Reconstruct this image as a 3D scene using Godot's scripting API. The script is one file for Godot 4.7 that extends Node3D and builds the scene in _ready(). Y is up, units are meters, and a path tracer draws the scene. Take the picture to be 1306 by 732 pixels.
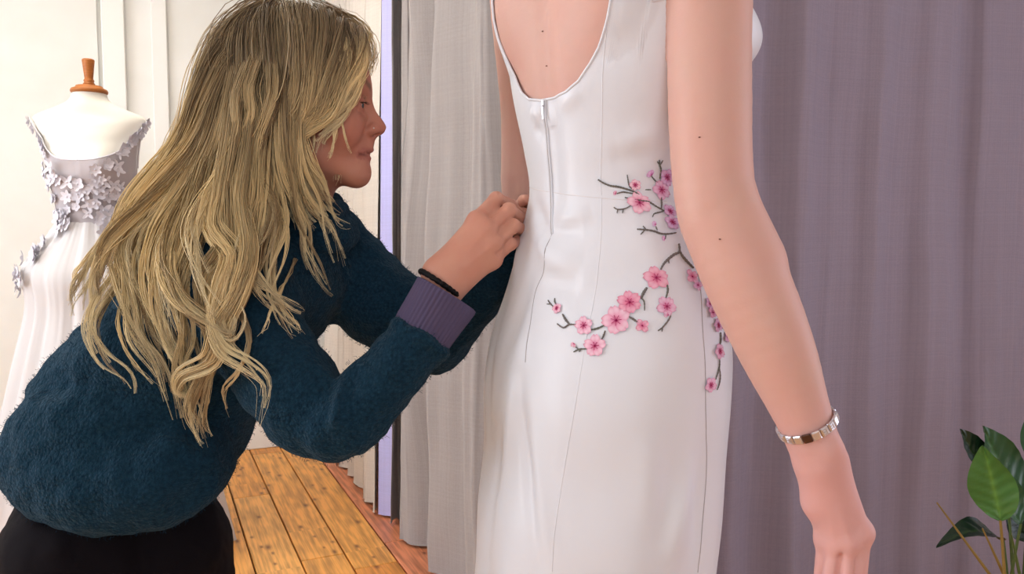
extends Node3D
# A bridal fitting: a seamstress pins the back of a white dress with embroidered blossoms.
const FOC := 1000.0
const EYE := Vector3(0, 1.2, 0)
const PITCH := -4.0
var cam_rt := Vector3.RIGHT
var cam_up: Vector3
var cam_fw: Vector3
var M := {}
var rng := RandomNumberGenerator.new()
var wob := FastNoiseLite.new()

# the room is turned against the camera: U runs along the far wall, V runs along the floor boards
const U := Vector3(0.908, 0, -0.419)
const V := Vector3(-0.419, 0, -0.908)

func P(x: float, y: float, d: float) -> Vector3:
	return EYE + cam_fw * d + cam_rt * ((x - 653.0) / FOC * d) + cam_up * ((366.0 - y) / FOC * d)

func px(p: Vector3) -> Vector3:
	var q := p - EYE
	var d := q.dot(cam_fw)
	return Vector3(653.0 + FOC * q.dot(cam_rt) / d, 366.0 - FOC * q.dot(cam_up) / d, d)

func room(u: float, y: float, v: float) -> Vector3:
	return U * u + V * v + Vector3(0, y, 0)

func lin(r: float, g: float, b: float) -> Color:
	return Color(r / 255.0, g / 255.0, b / 255.0).srgb_to_linear()

func srgb(r: float, g: float, b: float) -> Color:
	return Color(r / 255.0, g / 255.0, b / 255.0)

func spline(pts: Array, t: float):
	# Catmull-Rom through pts (floats or vectors), t from 0 to 1
	var n := pts.size() - 1
	var f := clampf(t, 0, 1) * n
	var i := mini(int(f), n - 1)
	f -= i
	var a = pts[maxi(i - 1, 0)]
	var b = pts[i]
	var c = pts[i + 1]
	var d = pts[mini(i + 2, n)]
	return 0.5 * ((2.0 * b) + (c - a) * f + (2.0 * a - 5.0 * b + 4.0 * c - d) * f * f + (3.0 * b - a - 3.0 * c + d) * f * f * f)

# ---------------------------------------------------------------- mesh builder
class MB:
	var v := PackedVector3Array()
	var n := PackedVector3Array()
	var c := PackedColorArray()
	var uv := PackedVector2Array()
	var ix := PackedInt32Array()
	var colored := false

	func quad(a: int, b: int, d: int, e: int) -> void:
		# the corners in order round the face; turned so that the front runs clockwise
		var g := (v[b] - v[a]).cross(v[d] - v[a]) + (v[d] - v[a]).cross(v[e] - v[a])
		if g.dot(n[a] + n[b] + n[d] + n[e]) > 0.0:
			ix.append_array([a, d, b, a, e, d])
		else:
			ix.append_array([a, b, d, a, d, e])

	func vert(p: Vector3, nn: Vector3, t := Vector2.ZERO, col := Color.WHITE) -> int:
		v.append(p); n.append(nn); uv.append(t); c.append(col)
		return v.size() - 1

	func tube(pts: PackedVector3Array, rad: PackedFloat32Array, sides := 8, col := Color.WHITE, caps := true, cols := PackedColorArray(), flat := 1.0, flat_n := Vector3.ZERO) -> void:
		var m := pts.size()
		var t0 := (pts[1] - pts[0]).normalized()
		var side := t0.cross(Vector3.UP if absf(t0.y) < 0.9 else Vector3.RIGHT).normalized()
		var start := v.size()
		var ln := 0.0
		for i in m:
			var t := (pts[mini(i + 1, m - 1)] - pts[maxi(i - 1, 0)]).normalized()
			if flat_n != Vector3.ZERO:
				side = t.cross(flat_n)
			side = (side - t * side.dot(t)).normalized()
			var up := side.cross(t)
			if i > 0:
				ln += pts[i].distance_to(pts[i - 1])
			var cc := cols[i] if cols.size() else col
			for k in sides:
				var a := TAU * k / sides
				var q := side * cos(a) + up * sin(a) * flat
				v.append(pts[i] + q * rad[i])
				n.append((side * cos(a) + up * sin(a) / flat).normalized())
				uv.append(Vector2(float(k) / sides, ln))
				c.append(cc)
		for i in m - 1:
			for k in sides:
				var a := start + i * sides + k
				var b := start + i * sides + (k + 1) % sides
				ix.append_array([a, b, b + sides, a, b + sides, a + sides])
		if caps:
			for e in [0, m - 1]:
				var t := (pts[1] - pts[0]).normalized() * -1.0 if e == 0 else (pts[m - 1] - pts[m - 2]).normalized()
				var o := vert(pts[e] + t * rad[e] * 0.35, t, Vector2(0.5, 0), cols[e] if cols.size() else col)
				for k in sides:
					var a: int = start + e * sides + k
					var b: int = start + e * sides + (k + 1) % sides
					if e == 0:
						ix.append_array([o, b, a])
					else:
						ix.append_array([o, a, b])

	func grid(rows: int, cols: int, f: Callable, close := false) -> void:
		# f(i, j) -> Vector3; normals from the neighbours
		var start := v.size()
		for i in rows:
			for j in cols:
				v.append(f.call(i, j)); n.append(Vector3.ZERO); c.append(Color.WHITE)
				uv.append(Vector2(float(j) / (cols - 1), float(i) / (rows - 1)))
		for i in rows:
			for j in cols:
				var jl := (j - 1 + cols) % cols if close else maxi(j - 1, 0)
				var jr := (j + 1) % cols if close else mini(j + 1, cols - 1)
				var a := v[start + mini(i + 1, rows - 1) * cols + j] - v[start + maxi(i - 1, 0) * cols + j]
				var b := v[start + i * cols + jr] - v[start + i * cols + jl]
				n[start + i * cols + j] = a.cross(b).normalized()
		for i in rows - 1:
			for j in (cols if close else cols - 1):
				var q := (j + 1) % cols
				quad(start + i * cols + j, start + i * cols + q, start + (i + 1) * cols + q, start + (i + 1) * cols + j)

	func box(t: Transform3D, s: Vector3, bev := 0.0) -> void:
		# a box with chamfered upright and long edges
		var h := s * 0.5
		var b := minf(bev, minf(h.x, minf(h.y, h.z)) * 0.9)
		for ax in 3:
			for sg in [-1.0, 1.0]:
				var nn := Vector3.ZERO
				nn[ax] = sg
				var p := (ax + 1) % 3
				var q := (ax + 2) % 3
				var id := []
				for k in [[-1, -1], [1, -1], [1, 1], [-1, 1]]:
					var w := Vector3.ZERO
					w[ax] = sg * h[ax]; w[p] = k[0] * (h[p] - b); w[q] = k[1] * (h[q] - b)
					id.append(vert(t * w, (t.basis * nn).normalized(), Vector2(w[p], w[q])))
				quad(id[0], id[1], id[2], id[3])
		if b <= 0.0:
			return
		for ax in 3:
			var p := (ax + 1) % 3
			var q := (ax + 2) % 3
			for k in [[-1, -1], [1, -1], [1, 1], [-1, 1]]:
				var nn := Vector3.ZERO
				nn[p] = k[0]; nn[q] = k[1]
				nn = (t.basis * nn).normalized()
				var id := []
				for e in [[-1, 0], [1, 0], [1, 1], [-1, 1]]:
					var w := Vector3.ZERO
					w[ax] = e[0] * (h[ax] - b)
					w[p] = k[0] * (h[p] - (b if e[1] == 0 else 0.0))
					w[q] = k[1] * (h[q] - (0.0 if e[1] == 0 else b))
					id.append(vert(t * w, nn, Vector2(w[ax], 0)))
				quad(id[0], id[1], id[2], id[3])

	func lathe(o: Vector3, prof: Array, sides := 32, ax := 1.0, bz := 1.0) -> void:
		# prof: [radius, height] pairs from the bottom up
		var p := prof
		grid(p.size(), sides, func(i, j): return o + Vector3(cos(TAU * j / sides) * p[i][0] * ax, p[i][1], -sin(TAU * j / sides) * p[i][0] * bz), true)

	func mesh() -> ArrayMesh:
		var a := []
		a.resize(Mesh.ARRAY_MAX)
		a[Mesh.ARRAY_VERTEX] = v; a[Mesh.ARRAY_NORMAL] = n; a[Mesh.ARRAY_TEX_UV] = uv; a[Mesh.ARRAY_INDEX] = ix
		if colored:
			a[Mesh.ARRAY_COLOR] = c
		var m := ArrayMesh.new()
		m.add_surface_from_arrays(Mesh.PRIMITIVE_TRIANGLES, a)
		return m

# ---------------------------------------------------------------- distance field, meshed by surface nets
class Field:
	var ty := PackedByteArray()
	var pa := PackedVector3Array()
	var pb := PackedVector3Array()
	var ra := PackedFloat32Array()
	var rb := PackedFloat32Array()
	var kk := PackedFloat32Array()
	var sg := PackedByteArray()
	var fl := PackedVector3Array()
	var fs := PackedFloat32Array()
	var bs := []
	var fx := []
	var rg := []      # ridges: [from, to, width, height]
	var noise: FastNoiseLite
	var namp := 0.0
	var all := PackedInt32Array()
	var cur := []       # the ridges near the block at work
	var local := false

	func _add(t: int, a: Vector3, b: Vector3, r0: float, r1: float, k: float, cut: bool, ax: Vector3, s: float, basis, f) -> void:
		all.append(ty.size())
		ty.append(t); pa.append(a); pb.append(b); ra.append(r0); rb.append(r1); kk.append(k); sg.append(1 if cut else 0)
		fl.append(ax); fs.append(1.0 / s - 1.0); bs.append(basis); fx.append(f)

	func cap(a: Vector3, b: Vector3, r0: float, r1: float, k := 0.02, ax := Vector3.ZERO, s := 1.0, cut := false) -> void:
		_add(0, a, b, r0, r1, k, cut, ax, s, null, null)

	func ell(c: Vector3, r: Vector3, k := 0.02, basis := Basis(), cut := false) -> void:
		_add(1, c, r, 0, 0, k, cut, Vector3.ZERO, 1.0, basis.inverse(), null)

	func torus(c: Vector3, nn: Vector3, r0: float, r1: float, k := 0.01) -> void:
		_add(3, c, nn.normalized(), r0, r1, k, false, Vector3.ZERO, 1.0, null, null)

	func custom(f: Callable, k := 0.02) -> void:
		_add(2, Vector3.ZERO, Vector3.ZERO, 0, 0, k, false, Vector3.ZERO, 1.0, null, f)

	func limb(pts: Array, rad: Array, sub := 3, k0 := 0.03) -> void:
		# a smooth limb through joints: many short tapered pieces
		var n := (pts.size() - 1) * sub
		for i in n:
			var p := []
			var r := []
			for t in [i, i + 1]:
				var g: int = mini(t / sub, pts.size() - 2)
				var f: float = float(t - g * sub) / sub
				var a := maxi(g - 1, 0)
				var d := mini(g + 2, pts.size() - 1)
				p.append((pts[g] as Vector3).cubic_interpolate(pts[g + 1], pts[a], pts[d], f))
				r.append(cubic_interpolate(rad[g], rad[g + 1], rad[a], rad[d], f))
			cap(p[0], p[1], r[0], r[1], k0 if i == 0 else .0015)

	func chain(pts: Array, rad: Array, k := 0.006, kin := 0.004) -> void:
		for i in pts.size() - 1:
			cap(pts[i], pts[i + 1], rad[i], rad[i + 1], k if i == 0 else kin)

	func prim(i: int, p: Vector3) -> float:
		var t := ty[i]
		if t == 0:
			var a := pa[i]
			var ab := pb[i] - a
			var q := p - a
			var l := ab.length_squared()
			var h := clampf(q.dot(ab) / l, 0.0, 1.0) if l > 0.0 else 0.0
			q -= ab * h
			if fs[i] != 0.0:
				q += fl[i] * (q.dot(fl[i]) * fs[i])
			return q.length() - lerpf(ra[i], rb[i], h)
		if t == 1:
			var q: Vector3 = bs[i] * (p - pa[i])
			var r := pb[i]
			var w := q / r
			var k0 := w.length()
			var k1 := (w / r).length()
			return k0 * (k0 - 1.0) / k1 if k1 > 1e-6 else -minf(r.x, minf(r.y, r.z))
		if t == 3:
			var q := p - pa[i]
			var y := q.dot(pb[i])
			var xx := (q - pb[i] * y).length() - ra[i]
			return sqrt(xx * xx + y * y) - rb[i]
		return fx[i].call(p)

	func at(p: Vector3, ids := PackedInt32Array()) -> float:
		var d := 1e3
		for i in (ids if ids.size() else all):
			var e := prim(i, p)
			var k := kk[i]
			if sg[i] == 0:
				var h := maxf(k - absf(d - e), 0.0) / k
				d = minf(d, e) - h * h * k * 0.25
			else:
				e = -e
				var h := maxf(k - absf(d - e), 0.0) / k
				d = maxf(d, e) + h * h * k * 0.25
		if absf(d) < 0.03:
			for r in (cur if local else rg):
				var a: Vector3 = r[0]
				var ab: Vector3 = r[1] - a
				var q := p - a
				var h := clampf(q.dot(ab) / ab.length_squared(), 0.0, 1.0)
				var s = (q - ab * h).length_squared() / (r[2] * r[2])
				if s < 6.0:
					d -= r[3] * exp(-s)
			if namp != 0.0:
				d -= namp * noise.get_noise_3dv(p)
		return d

	func grad(p: Vector3, ids: PackedInt32Array, e := 0.0012) -> Vector3:
		var a := at(p + Vector3(e, -e, -e), ids)
		var b := at(p + Vector3(-e, -e, e), ids)
		var c := at(p + Vector3(-e, e, -e), ids)
		var d := at(p + Vector3(e, e, e), ids)
		return Vector3(a - b - c + d, -a - b + c + d, -a + b - c + d).normalized()

	func cull(c: Vector3, R: float) -> PackedInt32Array:
		var ds := PackedFloat32Array()
		var m := 1e3
		for i in all:
			var e := prim(i, c)
			ds.append(e)
			if sg[i] == 0:
				m = minf(m, e)
		var out := PackedInt32Array()
		if m > R * 1.3 + 0.016:
			return out
		for i in all:
			if (sg[i] == 0 and ds[i] < m + 2.0 * R + kk[i]) or (sg[i] == 1 and ds[i] < 1.2 * R + kk[i]):
				out.append(i)
		local = true
		cur = near_ridges(c, R)
		if absf(at(c, out)) > R * 1.25 + 0.0025 + namp + (0.012 if cur.size() else 0.0):
			out.clear()
		return out

	func near_ridges(c: Vector3, R: float) -> Array:
		var out := []
		for r in rg:
			var a: Vector3 = r[0]
			var ab: Vector3 = r[1] - a
			var q := c - a
			var h := clampf(q.dot(ab) / ab.length_squared(), 0.0, 1.0)
			if (q - ab * h).length() < R * 1.1 + r[2] * 2.5:
				out.append(r)
		return out

	func nets(mb: MB, lo: Vector3, hi: Vector3, cell: float, planes := [], color = null) -> void:
		var nx := int(ceil((hi.x - lo.x) / cell)) + 1
		var ny := int(ceil((hi.y - lo.y) / cell)) + 1
		var nz := int(ceil((hi.z - lo.z) / cell)) + 1
		var vals := PackedFloat32Array()
		vals.resize(nx * ny * nz)
		vals.fill(1e9)
		var vid := PackedInt32Array()
		vid.resize(nx * ny * nz)
		vid.fill(-1)
		var B := 5
		var R := B * cell * 0.87
		var kept := []
		for bx in range(0, nx - 1, B):
			for by in range(0, ny - 1, B):
				for bz in range(0, nz - 1, B):
					var c := lo + Vector3(bx + B * 0.5, by + B * 0.5, bz + B * 0.5) * cell
					var ids := cull(c, R)
					if ids.is_empty():
						continue
					kept.append([bx, by, bz, ids])
					for x in range(bx, mini(bx + B + 1, nx)):
						for y in range(by, mini(by + B + 1, ny)):
							for z in range(bz, mini(bz + B + 1, nz)):
								var o := (x * ny + y) * nz + z
								if vals[o] > 1e8:
									vals[o] = at(lo + Vector3(x, y, z) * cell, ids)
		var cells := PackedInt32Array()
		var off := [0, 1, nz, nz + 1, ny * nz, ny * nz + 1, ny * nz + nz, ny * nz + nz + 1]
		var edges := [[0, 1], [2, 3], [4, 5], [6, 7], [0, 2], [1, 3], [4, 6], [5, 7], [0, 4], [1, 5], [2, 6], [3, 7]]
		for b in kept:
			cur = near_ridges(lo + Vector3(b[0] + B * 0.5, b[1] + B * 0.5, b[2] + B * 0.5) * cell, R)
			for x in range(b[0], mini(b[0] + B, nx - 1)):
				for y in range(b[1], mini(b[1] + B, ny - 1)):
					for z in range(b[2], mini(b[2] + B, nz - 1)):
						var o: int = (x * ny + y) * nz + z
						var s := 0
						for k in 8:
							if vals[o + off[k]] < 0.0:
								s += 1
						if s == 0 or s == 8:
							continue
						var sum := Vector3.ZERO
						var cnt := 0
						for e in edges:
							var d0 := vals[o + off[e[0]]]
							var d1 := vals[o + off[e[1]]]
							if (d0 < 0.0) == (d1 < 0.0):
								continue
							var t := d0 / (d0 - d1)
							var i0: int = e[0]
							var i1: int = e[1]
							var q0 := Vector3(i0 >> 2, (i0 >> 1) & 1, i0 & 1)
							var q1 := Vector3(i1 >> 2, (i1 >> 1) & 1, i1 & 1)
							sum += q0.lerp(q1, t)
							cnt += 1
						var p := lo + (Vector3(x, y, z) + sum / cnt) * cell
						var ok := true
						for pl in planes:
							if pl[1].dot(p - pl[0]) < 0.0:
								ok = false
						if not ok:
							continue
						var ids: PackedInt32Array = b[3]
						var g := grad(p, ids)
						p -= g * clampf(at(p, ids), -cell * 0.5, cell * 0.5)
						vid[o] = mb.vert(p, g, Vector2.ZERO, color.call(p, g) if color != null else Color.WHITE)
						cells.append(o)
		local = false
		for o in cells:
			var in0 := vals[o] < 0.0
			for ax in 3:
				var st: int = [ny * nz, nz, 1][ax]
				if (vals[o + st] < 0.0) == in0:
					continue
				var s1: int = [nz, 1, ny * nz][ax]
				var s2: int = [1, ny * nz, nz][ax]
				if o - s1 - s2 < 0:
					continue
				var a := vid[o]
				var b := vid[o - s1]
				var c := vid[o - s1 - s2]
				var d := vid[o - s2]
				if a < 0 or b < 0 or c < 0 or d < 0:
					continue
				mb.quad(a, b, c, d)

	func march(o: Vector3, dir: Vector3, t0: float, t1: float) -> float:
		var t := t0
		for i in 60:
			var d := at(o + dir * t)
			if d < 0.0008:
				return t
			t += maxf(d * 0.8, 0.0008)
			if t > t1:
				return -1.0
		return t

# ---------------------------------------------------------------- nodes
func numbered(parent: Node, called: String) -> String:
	if not parent.has_node(called):
		return called
	var i := 1
	while parent.has_node("%s_%03d" % [called, i]):
		i += 1
	return "%s_%03d" % [called, i]

func obj(called: String, mb, mat: Material, parent: Node = self) -> MeshInstance3D:
	var o := MeshInstance3D.new()
	o.mesh = mb.mesh() if mb is MB else mb
	o.material_override = mat
	o.name = numbered(parent, called)
	parent.add_child(o, true)
	return o

func tag(o: Node, label := "", category := "", group := "", kind := "") -> Node:
	if label: o.set_meta("label", label)
	if category: o.set_meta("category", category)
	if group: o.set_meta("group", group)
	if kind: o.set_meta("kind", kind)
	return o

func thing(called: String, label: String, category: String, group := "") -> Node3D:
	var o := Node3D.new()
	o.name = numbered(self, called)
	add_child(o, true)
	tag(o, label, category, group)
	return o

func slab(called: String, c: Vector3, s: Vector3, mat: Material, parent: Node = self, bev := 0.0) -> MeshInstance3D:
	# a box along the room's axes: c = (u, y, v), s = sizes along u, y, v
	var mb := MB.new()
	mb.box(Transform3D(Basis(U, Vector3.UP, -V), room(c.x, c.y, c.z)), Vector3(s.x, s.y, s.z), bev)
	return obj(called, mb, mat, parent)

func mat(name_: String, col: Color, rough := 0.8, spec := 0.5) -> StandardMaterial3D:
	var m := StandardMaterial3D.new()
	m.resource_name = name_
	m.albedo_color = col
	m.roughness = rough
	m.metallic_specular = spec
	m.cull_mode = BaseMaterial3D.CULL_DISABLED
	M[name_] = m
	return m

func ntex(freq: float, size := 256, kind := FastNoiseLite.TYPE_SIMPLEX_SMOOTH, oct := 3, ramp: Gradient = null, sd := 1, as_normal := false, bump := 4.0) -> NoiseTexture2D:
	var n := FastNoiseLite.new()
	n.noise_type = kind
	n.seed = sd
	n.frequency = freq
	n.fractal_octaves = oct
	var t := NoiseTexture2D.new()
	t.noise = n
	t.width = size
	t.height = size
	t.seamless = true
	if ramp: t.color_ramp = ramp
	t.as_normal_map = as_normal
	t.bump_strength = bump
	return t

func ramp2(a: Color, b: Color, p := 0.0, q := 1.0) -> Gradient:
	var g := Gradient.new()
	g.offsets = PackedFloat32Array([p, q])
	g.colors = PackedColorArray([a, b])
	return g

# ---------------------------------------------------------------- everything in order
func _ready() -> void:
	rng.seed = 7
	wob.seed = 3
	wob.frequency = 1.0
	var bas := Basis(Vector3.RIGHT, deg_to_rad(PITCH))
	cam_up = bas.y
	cam_fw = -bas.z
	var cam := Camera3D.new()
	cam.name = "camera"
	cam.transform = Transform3D(bas, EYE)
	cam.fov = rad_to_deg(2.0 * atan(366.0 / FOC))
	cam.near = 0.05
	cam.current = true
	add_child(cam)
	var we := WorldEnvironment.new()
	we.name = "world"
	var env := Environment.new()
	env.background_mode = Environment.BG_SKY
	var sky := Sky.new()
	var sm := ProceduralSkyMaterial.new()
	sm.sky_top_color = Color(0.55, 0.68, 0.9)
	sm.sky_horizon_color = Color(0.85, 0.9, 0.97)
	sm.ground_bottom_color = Color(0.45, 0.45, 0.43)
	sm.ground_horizon_color = Color(0.7, 0.72, 0.74)
	sky.sky_material = sm
	env.sky = sky
	env.tonemap_mode = Environment.TONE_MAPPER_LINEAR
	env.tonemap_exposure = 0.58
	env.sdfgi_enabled = true
	env.ssao_enabled = true
	env.ssil_enabled = true
	we.environment = env
	add_child(we)
	# daylight: a tall window behind the camera to the left, one in the left wall, a smaller one on the right, and an added, unseen ceiling lamp as fill
	window_light("daylight_back", Vector3(-1.0, 1.65, -2.22), V, Vector2(1.9, 1.8), Color(0.95, 0.97, 1.0), 5.2)
	window_light("daylight_left", Vector3(-2.62, 1.65, 2.2), U, Vector2(2.2, 1.8), Color(0.95, 0.97, 1.0), 14.0)
	window_light("daylight_right", Vector3(3.42, 1.5, -0.3), -U, Vector2(1.6, 1.8), Color(0.92, 0.92, 1.0), 5.0)
	var lamp := AreaLight3D.new()
	lamp.name = "added_ceiling_light"
	lamp.area_size = Vector2(0.9, 0.9)
	lamp.light_color = Color(1.0, 0.985, 0.97)
	lamp.light_energy = 4.2
	lamp.shadow_enabled = true
	lamp.transform = Transform3D(Basis(U, -V, Vector3.UP), room(-0.4, 2.84, 2.9))
	add_child(lamp)
	lamp.look_at_from_position(lamp.position, lamp.position + Vector3.DOWN, V)
	materials()
	build_room()
	build_curtains()
	build_mannequin()
	build_gown()
	build_plant()
	build_bride()
	build_seamstress()

func window_light(called: String, at: Vector3, face: Vector3, size: Vector2, col: Color, e: float) -> void:
	var l := AreaLight3D.new()
	l.name = called
	l.area_size = size
	l.light_color = col
	l.light_energy = e
	l.shadow_enabled = true
	l.area_range = 20.0
	add_child(l)
	var p := room(at.x, at.y, at.z)
	l.look_at_from_position(p, p + face, Vector3.UP)

func materials() -> void:
	var m := mat("wall_paint", srgb(240, 240, 236), 0.75, 0.3)
	m.uv1_triplanar = true; m.uv1_world_triplanar = true
	m.albedo_texture = ntex(0.01, 256, FastNoiseLite.TYPE_SIMPLEX_SMOOTH, 3, ramp2(Color(0.96, 0.96, 0.95), Color(1, 1, 1)))
	m = mat("white_gloss", srgb(240, 240, 236), 0.4, 0.5)
	mat("ceiling_white", srgb(240, 239, 235), 0.9, 0.2)
	m = mat("glass", Color(0.95, 0.98, 1.0, 0.06), 0.02)
	m.transparency = BaseMaterial3D.TRANSPARENCY_ALPHA
	m = mat("added_lamp_glow", Color(1, 0.98, 0.94), 0.5)
	m.emission_enabled = true
	m.emission = Color(1, 0.96, 0.9)
	m.emission_energy_multiplier = 1.0
	# skins take their tone from vertex colours
	m = mat("skin", Color.WHITE, 0.5, 0.4)
	m.vertex_color_use_as_albedo = true
	m.subsurf_scatter_enabled = true
	m.subsurf_scatter_strength = 0.08
	m.heightmap_enabled = true
	m.heightmap_texture = ntex(0.12, 256, FastNoiseLite.TYPE_CELLULAR, 2)
	m.heightmap_scale = 0.012
	m.uv1_triplanar = true; m.uv1_scale = Vector3(9, 9, 9)
	m = mat("hair", Color.WHITE, 0.42, 0.5)
	m.vertex_color_use_as_albedo = true
	m.backlight_enabled = true
	m.backlight = Color(0.5, 0.5, 0.5)
	m = mat("petal", Color.WHITE, 0.6, 0.3)
	m.vertex_color_use_as_albedo = true
	m = mat("satin", srgb(228, 231, 238), 0.42, 0.5)
	m.rim_enabled = true; m.rim = 0.25; m.rim_tint = 0.5
	m.heightmap_enabled = true
	m.heightmap_texture = ntex(0.25, 256, FastNoiseLite.TYPE_SIMPLEX, 2)
	m.heightmap_scale = 0.004
	m.uv1_triplanar = true; m.uv1_scale = Vector3(14, 14, 14)
	mat("satin_seam", srgb(226, 224, 227), 0.6, 0.3)
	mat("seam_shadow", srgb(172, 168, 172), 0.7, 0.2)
	mat("zip_grey", srgb(165, 160, 162), 0.45, 0.5)
	m = mat("wool", srgb(34, 65, 83), 0.95, 0.15)
	m.rim_enabled = true; m.rim = 0.55; m.rim_tint = 0.6
	m.uv1_triplanar = true; m.uv1_scale = Vector3(6, 6, 6)
	m.albedo_texture = ntex(0.06, 512, FastNoiseLite.TYPE_CELLULAR, 2, ramp2(Color(1, 1, 1), Color(0.5, 0.55, 0.6)))
	m.heightmap_enabled = true
	m.heightmap_texture = ntex(0.075, 512, FastNoiseLite.TYPE_CELLULAR, 3, ramp2(Color(1, 1, 1), Color(0, 0, 0)))
	m.heightmap_scale = 0.35
	m = mat("fuzz", srgb(26, 56, 74), 0.9, 0.2)
	m = mat("cuff_knit", srgb(86, 78, 104), 0.9, 0.2)
	m.rim_enabled = true; m.rim = 0.3; m.rim_tint = 0.5
	m = mat("black_cloth", srgb(20, 17, 21), 0.9, 0.2)
	m.uv1_triplanar = true; m.uv1_scale = Vector3(10, 10, 10)
	m.heightmap_enabled = true
	m.heightmap_texture = ntex(0.2, 256, FastNoiseLite.TYPE_SIMPLEX, 2)
	m.heightmap_scale = 0.04
	mat("black_elastic", srgb(14, 12, 15), 0.6, 0.3)
	m = mat("steel", srgb(226, 224, 228), 0.36, 0.6)
	m.metallic = 1.0
	m = mat("bronze_link", srgb(92, 70, 62), 0.35, 0.6)
	m.metallic = 0.8
	mat("mole", srgb(120, 80, 62), 0.7)
	mat("sclera", srgb(225, 215, 208), 0.2)
	mat("iris", srgb(70, 85, 90), 0.15)
	mat("shoe_leather", srgb(32, 28, 30), 0.5)
	m = mat("linen_form", srgb(226, 223, 212), 0.85, 0.2)
	m = mat("turned_wood", srgb(186, 116, 54), 0.45, 0.4)
	m.uv1_triplanar = true; m.uv1_scale = Vector3(4, 30, 4)
	m.albedo_texture = ntex(0.03, 256, FastNoiseLite.TYPE_SIMPLEX_SMOOTH, 4, ramp2(Color(0.78, 0.72, 0.66), Color(1, 1, 1)))
	m = mat("tulle_bodice", Color(0.78, 0.75, 0.77, 0.72), 0.8, 0.2)
	m.transparency = BaseMaterial3D.TRANSPARENCY_ALPHA
	m = mat("tulle_skirt", Color(0.86, 0.85, 0.85, 0.86), 0.85, 0.2)
	m.transparency = BaseMaterial3D.TRANSPARENCY_ALPHA
	mat("lace_white", srgb(222, 219, 226), 0.7, 0.3)
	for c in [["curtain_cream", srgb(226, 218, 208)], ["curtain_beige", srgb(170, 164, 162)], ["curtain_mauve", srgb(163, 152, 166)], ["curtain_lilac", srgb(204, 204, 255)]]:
		m = mat(c[0], c[1], 0.9, 0.2)
		m.rim_enabled = true; m.rim = 0.2; m.rim_tint = 0.5
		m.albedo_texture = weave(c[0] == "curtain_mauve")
		m.uv1_scale = Vector3(1, 1, 1)
		m.heightmap_enabled = true
		m.heightmap_texture = m.albedo_texture
		m.heightmap_scale = 0.015
		m.backlight_enabled = true
		m.backlight = Color(0.12, 0.12, 0.12)
	for k in 5:
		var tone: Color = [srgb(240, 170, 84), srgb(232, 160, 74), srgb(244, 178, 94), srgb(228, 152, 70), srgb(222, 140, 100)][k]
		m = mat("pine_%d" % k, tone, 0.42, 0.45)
		m.albedo_texture = pine_texture(k)
		m.texture_repeat = true
	mat("floor_gap", srgb(52, 36, 28), 0.95, 0.1)
	m = mat("leaf", Color.WHITE, 0.35, 0.5)
	m.vertex_color_use_as_albedo = true
	m.backlight_enabled = true
	m.backlight = Color(0.2, 0.3, 0.1)
	mat("stalk", srgb(150, 124, 62), 0.6)
	mat("stalk_green", srgb(84, 104, 48), 0.6)
	mat("pot_glaze", srgb(196, 190, 184), 0.35)
	mat("soil", srgb(52, 40, 32), 0.95, 0.1)

func weave(slubs: bool) -> ImageTexture:
	var im := Image.create(256, 256, false, Image.FORMAT_RGB8)
	var r := RandomNumberGenerator.new()
	r.seed = 21 if slubs else 22
	var cx := []
	var cy := []
	for i in 256:
		cx.append(r.randf_range(-0.5, 0.5)); cy.append(r.randf_range(-0.5, 0.5))
	for y in 256:
		for x in 256:
			var over := ((x >> 1) + (y >> 1)) & 1
			var g: float = 0.95 + cx[x] * 0.045 + cy[y] * 0.035 + (0.015 if over else -0.015) + r.randf_range(-0.03, 0.03)
			im.set_pixel(x, y, Color(g, g, g))
	return ImageTexture.create_from_image(im)

func pine_texture(k: int) -> ImageTexture:
	# grain along the image's width, a few knots
	var w := 512
	var h := 64
	var im := Image.create(w, h, false, Image.FORMAT_RGB8)
	var n := FastNoiseLite.new()
	n.seed = 40 + k
	n.frequency = 1.0
	n.fractal_octaves = 2
	var r := RandomNumberGenerator.new()
	r.seed = 60 + k
	var knots := []
	for i in 9:
		knots.append(Vector3(r.randf_range(10, w - 10), r.randf_range(6, h - 6), r.randf_range(1.5, 3.6)))
	for y in h:
		for x in w:
			var yy := float(y)
			var dark := 0.0
			for q in knots:
				var dx: float = (x - q.x) / 2.2
				var dy: float = yy - q.y
				var d: float = sqrt(dx * dx + dy * dy) / q.z
				if d < 5.0:
					yy += signf(dy) * 3.0 * exp(-d)
					dark = maxf(dark, exp(-d * d * 0.9) * 0.55)
			var g := n.get_noise_2d(x * 0.006, yy * 0.16) * 0.16 + n.get_noise_2d(x * 0.02, yy * 0.7) * 0.08 + n.get_noise_2d(x * 0.012 + 50.0, yy * 0.05) * 0.12
			g = 0.9 + g
			var c := Color(g, g * (1.0 - 0.06 * (1.0 - g)), g * (1.0 - 0.12 * (1.0 - g)))
			im.set_pixel(x, y, c.lerp(Color(0.22, 0.1, 0.05), dark).clamp())
	return ImageTexture.create_from_image(im)

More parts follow.
